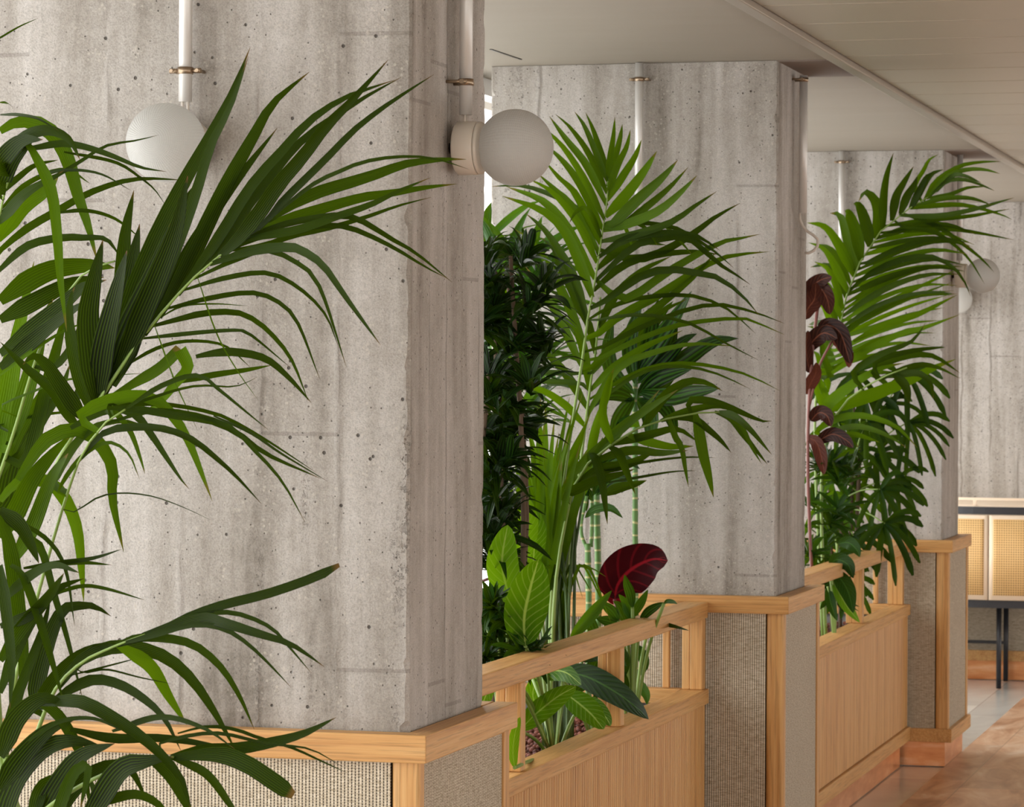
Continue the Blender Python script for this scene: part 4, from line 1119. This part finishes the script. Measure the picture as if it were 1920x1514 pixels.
for a in (([(1186, 1140), (1182, 1115), (1175, 1095), (1171, 1078)], 20, 8.2, 8.15, .35), ([(1187, 1158), (1196, 1140), (1205, 1125), (1215, 1106)], 18, 8.25, 8.2, .6),
          ([(1160, 1165), (1150, 1150), (1140, 1140), (1122, 1128)], 22, 8.2, 8.2, .5), ([(1200, 1165), (1215, 1148), (1230, 1138), (1245, 1130)], 18, 8.25, 8.2, .2),
          ([(1245, 1132), (1252, 1128), (1262, 1129), (1270, 1133)], 9, 8.2, 8.15, .3), ([(1165, 1172), (1150, 1168), (1135, 1164), (1118, 1160)], 24, 8.2, 8.2, .3),
          ([(1175, 1172), (1168, 1150), (1160, 1135), (1150, 1128)], 22, 8.22, 8.2, .3), ([(1215, 1180), (1240, 1172), (1260, 1174), (1292, 1183)], 9, 8.5, 8.3, .05),
          ([(1120, 1195), (1110, 1175), (1105, 1160), (1095, 1150)], 24, 8.2, 8.2, .35), ([(1190, 1165), (1180, 1150), (1172, 1130), (1160, 1115)], 20, 8.22, 8.2, .7)):
    leafpart(S6, 'leaf', M['cane_leaf'], a[0], a[1], a[2], a[3], prof_lance, a[4], .15, fold=.25, foot=ft)

# ---- cane plant with three green stems ----------------------------------------
cb = at(1125, 1400, 8.45)
S7 = empty('corn_plant', (cb.x, cb.y, .55), 'corn plant with three ringed green cane stems in front of the second column', 'plant')
def canestem(pts, w, Y, name='cane_stem', foot=True):
    mb = MB(); P = [at(x, y, Y) for x, y in pts]
    if foot: P = [Vector((P[0].x, P[0].y, .55))]+P
    S = spline(P, 44); r = px2m(w, Y)/2
    mb.tube(S, [r*(1+.10*(1 if (i % 4 == 0) else 0)) for i in range(45)], 14)
    mb.build(name, M['stem'], S7)
canestem([(1104, 1150), (1103, 1080), (1102, 1020)], 12, 8.45)
canestem([(1099, 1026), (1091, 1005), (1090, 980), (1095, 955), (1100, 930)], 7, 8.45, foot=False)
canestem([(1108, 1026), (1110, 990), (1110, 940), (1112, 860)], 8, 8.47, foot=False)
canestem([(1122, 1140), (1121, 1040), (1119, 960), (1118, 880)], 12.5, 8.5)
canestem([(1192, 1120), (1191, 1000), (1191, 900), (1191, 760), (1192, 640)], 11, 8.72)
mb = MB()
for w_, tn, pts in ((36, .15, [(1195, 700), (1235, 640), (1270, 590), (1297, 546)]), (30, .1, [(1195, 720), (1240, 680), (1280, 640), (1307, 626)]),
    (38, .12, [(1196, 730), (1260, 690), (1320, 650), (1350, 638), (1384, 635)]), (34, .2, [(1196, 735), (1250, 745), (1300, 735), (1350, 728)]),
    (30, .2, [(1190, 720), (1180, 660), (1185, 620), (1205, 560)]), (32, .3, [(1190, 740), (1150, 700), (1140, 650), (1150, 600)]),
    (28, .5, [(1192, 690), (1200, 640), (1230, 600), (1262, 565)]), (30, .1, [(1190, 750), (1160, 740), (1130, 745), (1105, 770)]),
    (32, .35, [(1195, 745), (1215, 770), (1220, 800), (1215, 840)]), (30, .15, [(1190, 745), (1170, 770), (1155, 800), (1150, 840)]),
    (28, .45, [(1195, 735), (1225, 730), (1255, 700), (1240, 640)]), (30, .15, [(1195, 750), (1240, 760), (1260, 790), (1265, 830)]),
    (26, .7, [(1200, 800), (1185, 790), (1165, 800), (1155, 830)]), (30, .1, [(1195, 700), (1215, 650), (1225, 600), (1235, 560)]),
    (34, .12, [(1195, 715), (1225, 690), (1250, 660), (1270, 600)]), (34, .1, [(1195, 745), (1225, 715), (1260, 700), (1300, 690)])):
    traced(mb, pts, w_, 8.70, 8.62+rr.uniform(-.15, .1), None, prof_lance, tn, 12, None, None, .3)
mb.build('leaf_crown', M['cane_leaf'], S7)
mb = MB()
for w_, tn, pts in ((18, .4, [(1096, 972), (1115, 955), (1145, 953), (1168, 972)]), (20, .15, [(1100, 960), (1095, 920), (1100, 880), (1080, 850)]), (22, .1, [(1112, 930), (1125, 900), (1120, 860), (1130, 820)]),
    (22, .1, [(1118, 930), (1150, 900), (1180, 905), (1165, 925)]), (22, .2, [(1112, 940), (1090, 910), (1075, 900), (1050, 920)]), (24, .1, [(1115, 900), (1140, 870), (1170, 860), (1200, 880)])):
    traced(mb, pts, w_, 8.46, 8.4, None, prof_lance, tn, 10, None, None, .3)
mb.build('side_shoot', M['cane_leaf'], S7)

# ---- farther planter -----------------------------------------------------------
b3 = at(1552, 1260, 11.4)
P3_ = empty('kentia_palm', (b3.x, b3.y, .55), 'kentia palm arching right in the farther oak planter, behind the second column', 'palm')
A = Frond(P3_, 'frond', M['kentia'], M['petiole'], 11.4, 11.3, .3)
A.rachis([(1545, 1240), (1530, 900), (1529, 760), (1540, 680), (1571, 629), (1586, 559), (1614, 489), (1644, 444), (1662, 422), (1693, 398), (1732, 377), (1763, 355)], 8, 2)
L = A.leaf
pair([
 (15, .2, [(1656, 424), (1656, 380), (1662, 331), (1675, 287)]), (14, .15, [(1674, 412), (1680, 370), (1693, 345), (1713, 312)]),
 (20, .3, [(1647, 446), (1648, 405), (1640, 375), (1622, 360), (1610, 378)]), (20, .25, [(1634, 460), (1622, 415), (1610, 385), (1600, 382)]),
 (20, .45, [(1617, 483), (1606, 440), (1592, 402), (1584, 396)]), (21, .4, [(1606, 500), (1592, 450), (1575, 405), (1556, 400)]),
 (18, .45, [(1598, 508), (1570, 455), (1545, 425), (1513, 418)]), (16, .4, [(1592, 540), (1560, 490), (1540, 465), (1515, 455)]),
 (14, .15, [(1690, 400), (1700, 370), (1712, 350), (1720, 330)]), (11, .2, [(1708, 390), (1725, 355), (1738, 330), (1755, 322)]),
 (8, .6, [(1715, 350), (1732, 319), (1742, 300), (1759, 290)]), (12, .25, [(1712, 388), (1730, 350), (1748, 326), (1770, 318)]),
 (8, .4, [(1732, 374), (1755, 340), (1799, 312), (1840, 304), (1878, 303)]), (8, .5, [(1738, 370), (1770, 335), (1808, 319), (1845, 318), (1875, 326)]),
 (7, .3, [(1745, 365), (1775, 340), (1808, 337), (1835, 345), (1865, 358)]), (7, .3, [(1755, 355), (1785, 330), (1810, 330), (1840, 343)]),
 (9, .3, [(1693, 410), (1760, 405), (1829, 392), (1870, 380), (1901, 371)]), (9, .35, [(1668, 425), (1740, 413), (1814, 406), (1850, 400), (1893, 392)]),
 (8, .3, [(1660, 440), (1723, 431), (1784, 430), (1840, 438), (1901, 450)]), (8, .25, [(1700, 405), (1753, 422), (1799, 453), (1840, 485), (1864, 511)]),
 (7, .3, [(1690, 425), (1750, 435), (1790, 460), (1820, 490), (1846, 533)]), (10, .2, [(1596, 545), (1632, 513), (1693, 486), (1753, 483), (1799, 513), (1820, 556)]),
 (10, .4, [(1720, 385), (1770, 372), (1820, 372), (1860, 385)]), (10, .4, [(1710, 392), (1760, 385), (1810, 385), (1870, 400), (1898, 412)]),
 (7, .4, [(1745, 372), (1780, 365), (1815, 352), (1850, 350)]),
])
for k in range(17):      # long parallel leaflets on the lower side
    t = k/16; bx, by = 1650-95*t, 445+190*t; ex, ey = 1830-40*t, 440+110*t+15*math.sin(k)
    tn = [.25, .5, .3, .7, .2][k % 5]
    L(8+3*(k % 3 == 0), (bx, by), (bx+(ex-bx)*.35, by+(ey-by)*.35-18), (bx+(ex-bx)*.7, by+(ey-by)*.7-20), (ex, ey), tone=tn, n=10)
for k in range(8):
    bx, by = 1600-7*k, 600+14*k; ex, ey = 1795-8*k, 505+24*k
    L(8, (bx, by), (bx+60, by-32+k), (bx+130, by-65+4*k), (ex, ey), tone=.6 if k % 2 else .9, n=10)
for k in range(12):
    bx, by = 1590-4*k, 530+22*k; ex, ey = 1520+rr.uniform(-8, 12), by-70+rr.uniform(-20, 20)
    L(12, (bx, by), (bx-15, by-40), ((bx+ex)/2-4, (by+ey)/2-30), (ex, ey), tone=rr.uniform(.2, .9), n=8)
A.done()
A = Frond(P3_, 'frond', M['kentia'], M['petiole'], 11.3, 11.0, .2); L = A.leaf
A.rachis([(1550, 1240), (1540, 950), (1548, 830), (1580, 760), (1640, 715), (1700, 690)], 8, 3)
pair([
 (23, .98, [(1553, 773), (1590, 755), (1632, 742), (1708, 712), (1750, 690), (1792, 674)]), (17, .75, [(1547, 765), (1580, 735), (1617, 709), (1655, 690), (1695, 681)]),
 (14, .6, [(1545, 775), (1590, 725), (1640, 700), (1690, 700)]), (12, .2, [(1640, 690), (1700, 668), (1750, 668), (1800, 700)]), (11, .2, [(1650, 700), (1720, 685), (1760, 690), (1800, 710)]),
 (10, .15, [(1640, 680), (1700, 660), (1760, 652), (1772, 652)]), (12, .15, [(1660, 700), (1720, 700), (1745, 720), (1750, 748)]), (16, .1, [(1680, 700), (1695, 720), (1702, 740), (1704, 756)]),
 (12, .6, [(1530, 810), (1570, 785), (1620, 780), (1680, 800), (1720, 840)]), (10, .4, [(1560, 800), (1610, 800), (1660, 815), (1700, 840)]), (10, .5, [(1545, 815), (1600, 815), (1650, 830)]),
 (14, .6, [(1540, 900), (1560, 870), (1590, 850), (1615, 842)]), (16, .3, [(1535, 830), (1560, 815), (1590, 820), (1610, 840)]), (12, .7, [(1600, 640), (1660, 610), (1720, 590), (1795, 553)]),
 (10, .6, [(1600, 660), (1660, 635), (1720, 620), (1770, 600)]), (12, .8, [(1560, 700), (1620, 660), (1690, 625), (1732, 615), (1800, 590)]), (12, .2, [(1600, 700), (1650, 665), (1710, 640), (1735, 606)]),
])
A.done()

def fanleaf(mb, st, cx, cy, Y, R_, a0, a1, n, w, tone, droop=.5, foot=None):
    c = at(cx, cy, Y); s = Y/SCALE
    for k in range(n):
        a = a0+(a1-a0)*k/max(1, n-1)+rr.uniform(-.08, .08); l_ = R_*s*rr.uniform(.8, 1.12)
        dep = rr.uniform(-.5, .5)
        d = (Rt*math.cos(a)+Vector((0, 0, 1))*math.sin(a)+Fw*dep).normalized()
        P = [c, c+d*l_*.4+Vector((0, 0, .03*l_)), c+d*l_*.75-Vector((0, 0, droop*l_*.16)), c+d*l_-Vector((0, 0, droop*l_*.5))]
        ribbon(mb, P, w*s*rr.uniform(.85, 1.15), prof_finger, rr.uniform(-.4, .4), rr.uniform(-.3, .3), .3, 7, max(0, min(1, tone+rr.uniform(-.15, .15))))
    if foot is not None: st.tube(spline([foot, foot.lerp(c, .6)+Vector((0, 0, .02)), c], 8), .0028, 6)
cb = at(1628, 1200, 12.1)
S8 = empty('lady_palm', (cb.x, cb.y, .55), 'lady palm with fan leaves of blunt fingers, in front of the third column', 'palm')
st = MB(); stems = []
for (x0, x1, yt) in ((1575, 1580, 800), (1590, 1600, 760), (1560, 1555, 900), (1600, 1612, 850)):
    P = [at(x0, 1175, 12.0), at((x0+x1)/2, 1000, 12.0), at(x1, yt, 12.0)]; P[0].z = .55
    st.tube(spline(P, 12), .0075, 8); stems.append(P)
st.build('trunk', M['bark'], S8)
fans = [(1705, 791, 95, -1.9, .35, 8, 10, .25), (1650, 918, 85, -2.3, .9, 8, 12, .3), (1659, 982, 85, -2.6, .6, 9, 12, .25), (1600, 845, 80, -2.8, .6, 8, 12, .3), (1625, 790, 80, -2.6, .5, 7, 12, .2),
        (1560, 975, 75, -2.8, .9, 8, 11, .4), (1700, 700, 85, -2.4, .2, 7, 11, .15), (1640, 855, 80, -2.0, .9, 7, 11, .25), (1590, 920, 75, -2.6, .7, 8, 11, .45), (1600, 1005, 80, -2.8, .6, 8, 11, .3),
        (1625, 740, 80, -2.6, .3, 7, 12, .12), (1545, 880, 70, -2.6, .8, 8, 11, .5), (1570, 1040, 75, -2.6, .7, 8, 11, .35), (1540, 1020, 65, -2.4, .9, 7, 10, .5), (1680, 900, 70, -1.8, .5, 6, 11, .3),
        (1660, 760, 80, -2.2, .6, 6, 11, .2), (1540, 940, 65, -2.2, 1.2, 7, 10, .6), (1590, 1090, 65, -2.4, .8, 7, 10, .35), (1600, 700, 85, -2.8, .4, 7, 13, .15), (1570, 790, 80, -2.7, .5, 7, 12, .35)]
for (x, y, R_, a0, a1, n, w_, tn) in fans:
    mb = MB(); k_ = MB(); Yc = 12.0+rr.uniform(-.25, .05); ft = min((P[1].lerp(P[2], .5) for P in stems), key=lambda q: abs(q.z-at(x, y, 12).z+.1)+.001*x)
    fanleaf(mb, k_, x, y, Yc, R_, a0, a1, n, w_, tn, .7, ft)
    o = mb.build('fan_leaf', M['rhapis'], S8); k_.build('leaf_stalk', M['petiole'], o)
cb = at(1530, 1230, 11.1)
S9 = empty('rubber_plant', (cb.x, cb.y, .55), 'rubber plant with dark burgundy oval leaves right behind the second column', 'plant')
k = MB(); k.tube(spline([(cb.x, cb.y, .55), at(1515, 900, 11.1), at(1520, 700, 11.1), at(1535, 560, 11.1)], 12), .006, 8)
k.tube(spline([at(1518, 760, 11.1), at(1535, 690, 11.1), at(1560, 640, 11.1)], 8), .0045, 8); k.build('stem', M['petal_stalk'], S9)
for pts, w_, tn in (([(1535, 620), (1550, 610), (1575, 625), (1594, 682)], 34, .1), ([(1520, 560), (1535, 540), (1550, 560), (1556, 590)], 34, .3), ([(1510, 600), (1515, 580), (1528, 560), (1530, 530)], 34, .4),
    ([(1560, 640), (1575, 645), (1590, 665), (1592, 690)], 24, .8), ([(1515, 660), (1525, 640), (1545, 625), (1570, 635)], 36, .1), ([(1520, 700), (1515, 680), (1512, 650), (1515, 620)], 26, .3),
    ([(1520, 790), (1535, 775), (1550, 780), (1558, 800)], 30, .2), ([(1530, 830), (1560, 815), (1585, 825), (1600, 840)], 28, .1), ([(1512, 820), (1530, 830), (1540, 860), (1545, 890)], 26, .6),
    ([(1512, 560), (1520, 540), (1540, 525), (1560, 520)], 30, .2), ([(1512, 740), (1520, 720), (1530, 700), (1530, 680)], 26, .7)):
    leafpart(S9, 'leaf', M['ficus'], pts, w_, 11.1, 11.05, prof_oval, tn, .2, .1, .15)
cb = at(1565, 1230, 11.0)
S10 = empty('foliage_plant', (cb.x, cb.y, .55), 'low leafy plant with a drooping green leaf in the opening of the farther planter', 'plant')
ft = (cb.x, cb.y, .56)
for a in (([(1560, 1075), (1575, 1085), (1590, 1110), (1600, 1150)], 34, .35), ([(1562, 1090), (1575, 1115), (1590, 1140), (1612, 1168)], 24, .95), ([(1555, 1060), (1570, 1050), (1590, 1060), (1600, 1085)], 30, .25),
          ([(1552, 1100), (1556, 1125), (1562, 1145), (1570, 1165)], 20, .3), ([(1570, 1020), (1590, 1018), (1605, 1030), (1612, 1045)], 26, .3)):
    leafpart(S10, 'leaf', M['broad_dark'] if a[2] < .5 else M['broad'], a[0], a[1], 11.0, 10.95, prof_lance, a[2], .1, fold=.25, foot=ft)
mass([(rr.uniform(1512, 1600), rr.uniform(850, 1130)) for _ in range(26)], S10, M['dracaena'], 12, .12, .022, (11.1, 11.6), .5, droop=.5)

# ------------------------------------------------------------------ daylight through the left windows and the added unseen ones
w = bpy.data.worlds.new('world'); SC.world = w; w.use_nodes = True
bg = w.node_tree.nodes['Background']; bg.inputs[0].default_value = (1.0, .99, .97, 1); bg.inputs[1].default_value = 1.0
def portal(loc, rot, sx, sy):
    l = bpy.data.lights.new('window_portal', 'AREA'); l.shape = 'RECTANGLE'; l.size = sx; l.size_y = sy
    l.cycles.is_portal = True
    o = bpy.data.objects.new('window_portal', l); COL.objects.link(o); o.location = loc; o.rotation_euler = rot
for a, b in bays: portal((-2.70, (a+b)/2, 1.43), (0, -PI/2, 0), 1.96, b-a)
portal((1.05, -4.62, 1.02), (PI/2, 0, 0), 7.9, 2.05)  # portal of the added window behind the camera
portal((5.12, 8.25, .75), (0, PI/2, 0), 1.2, 25)  # portal of the invented right-hand window
SC.view_settings.view_transform = 'Standard'; SC.view_settings.look = 'None'
SC.view_settings.gamma = 1; SC.view_settings.use_curve_mapping = False
SC.view_settings.exposure = 1.95
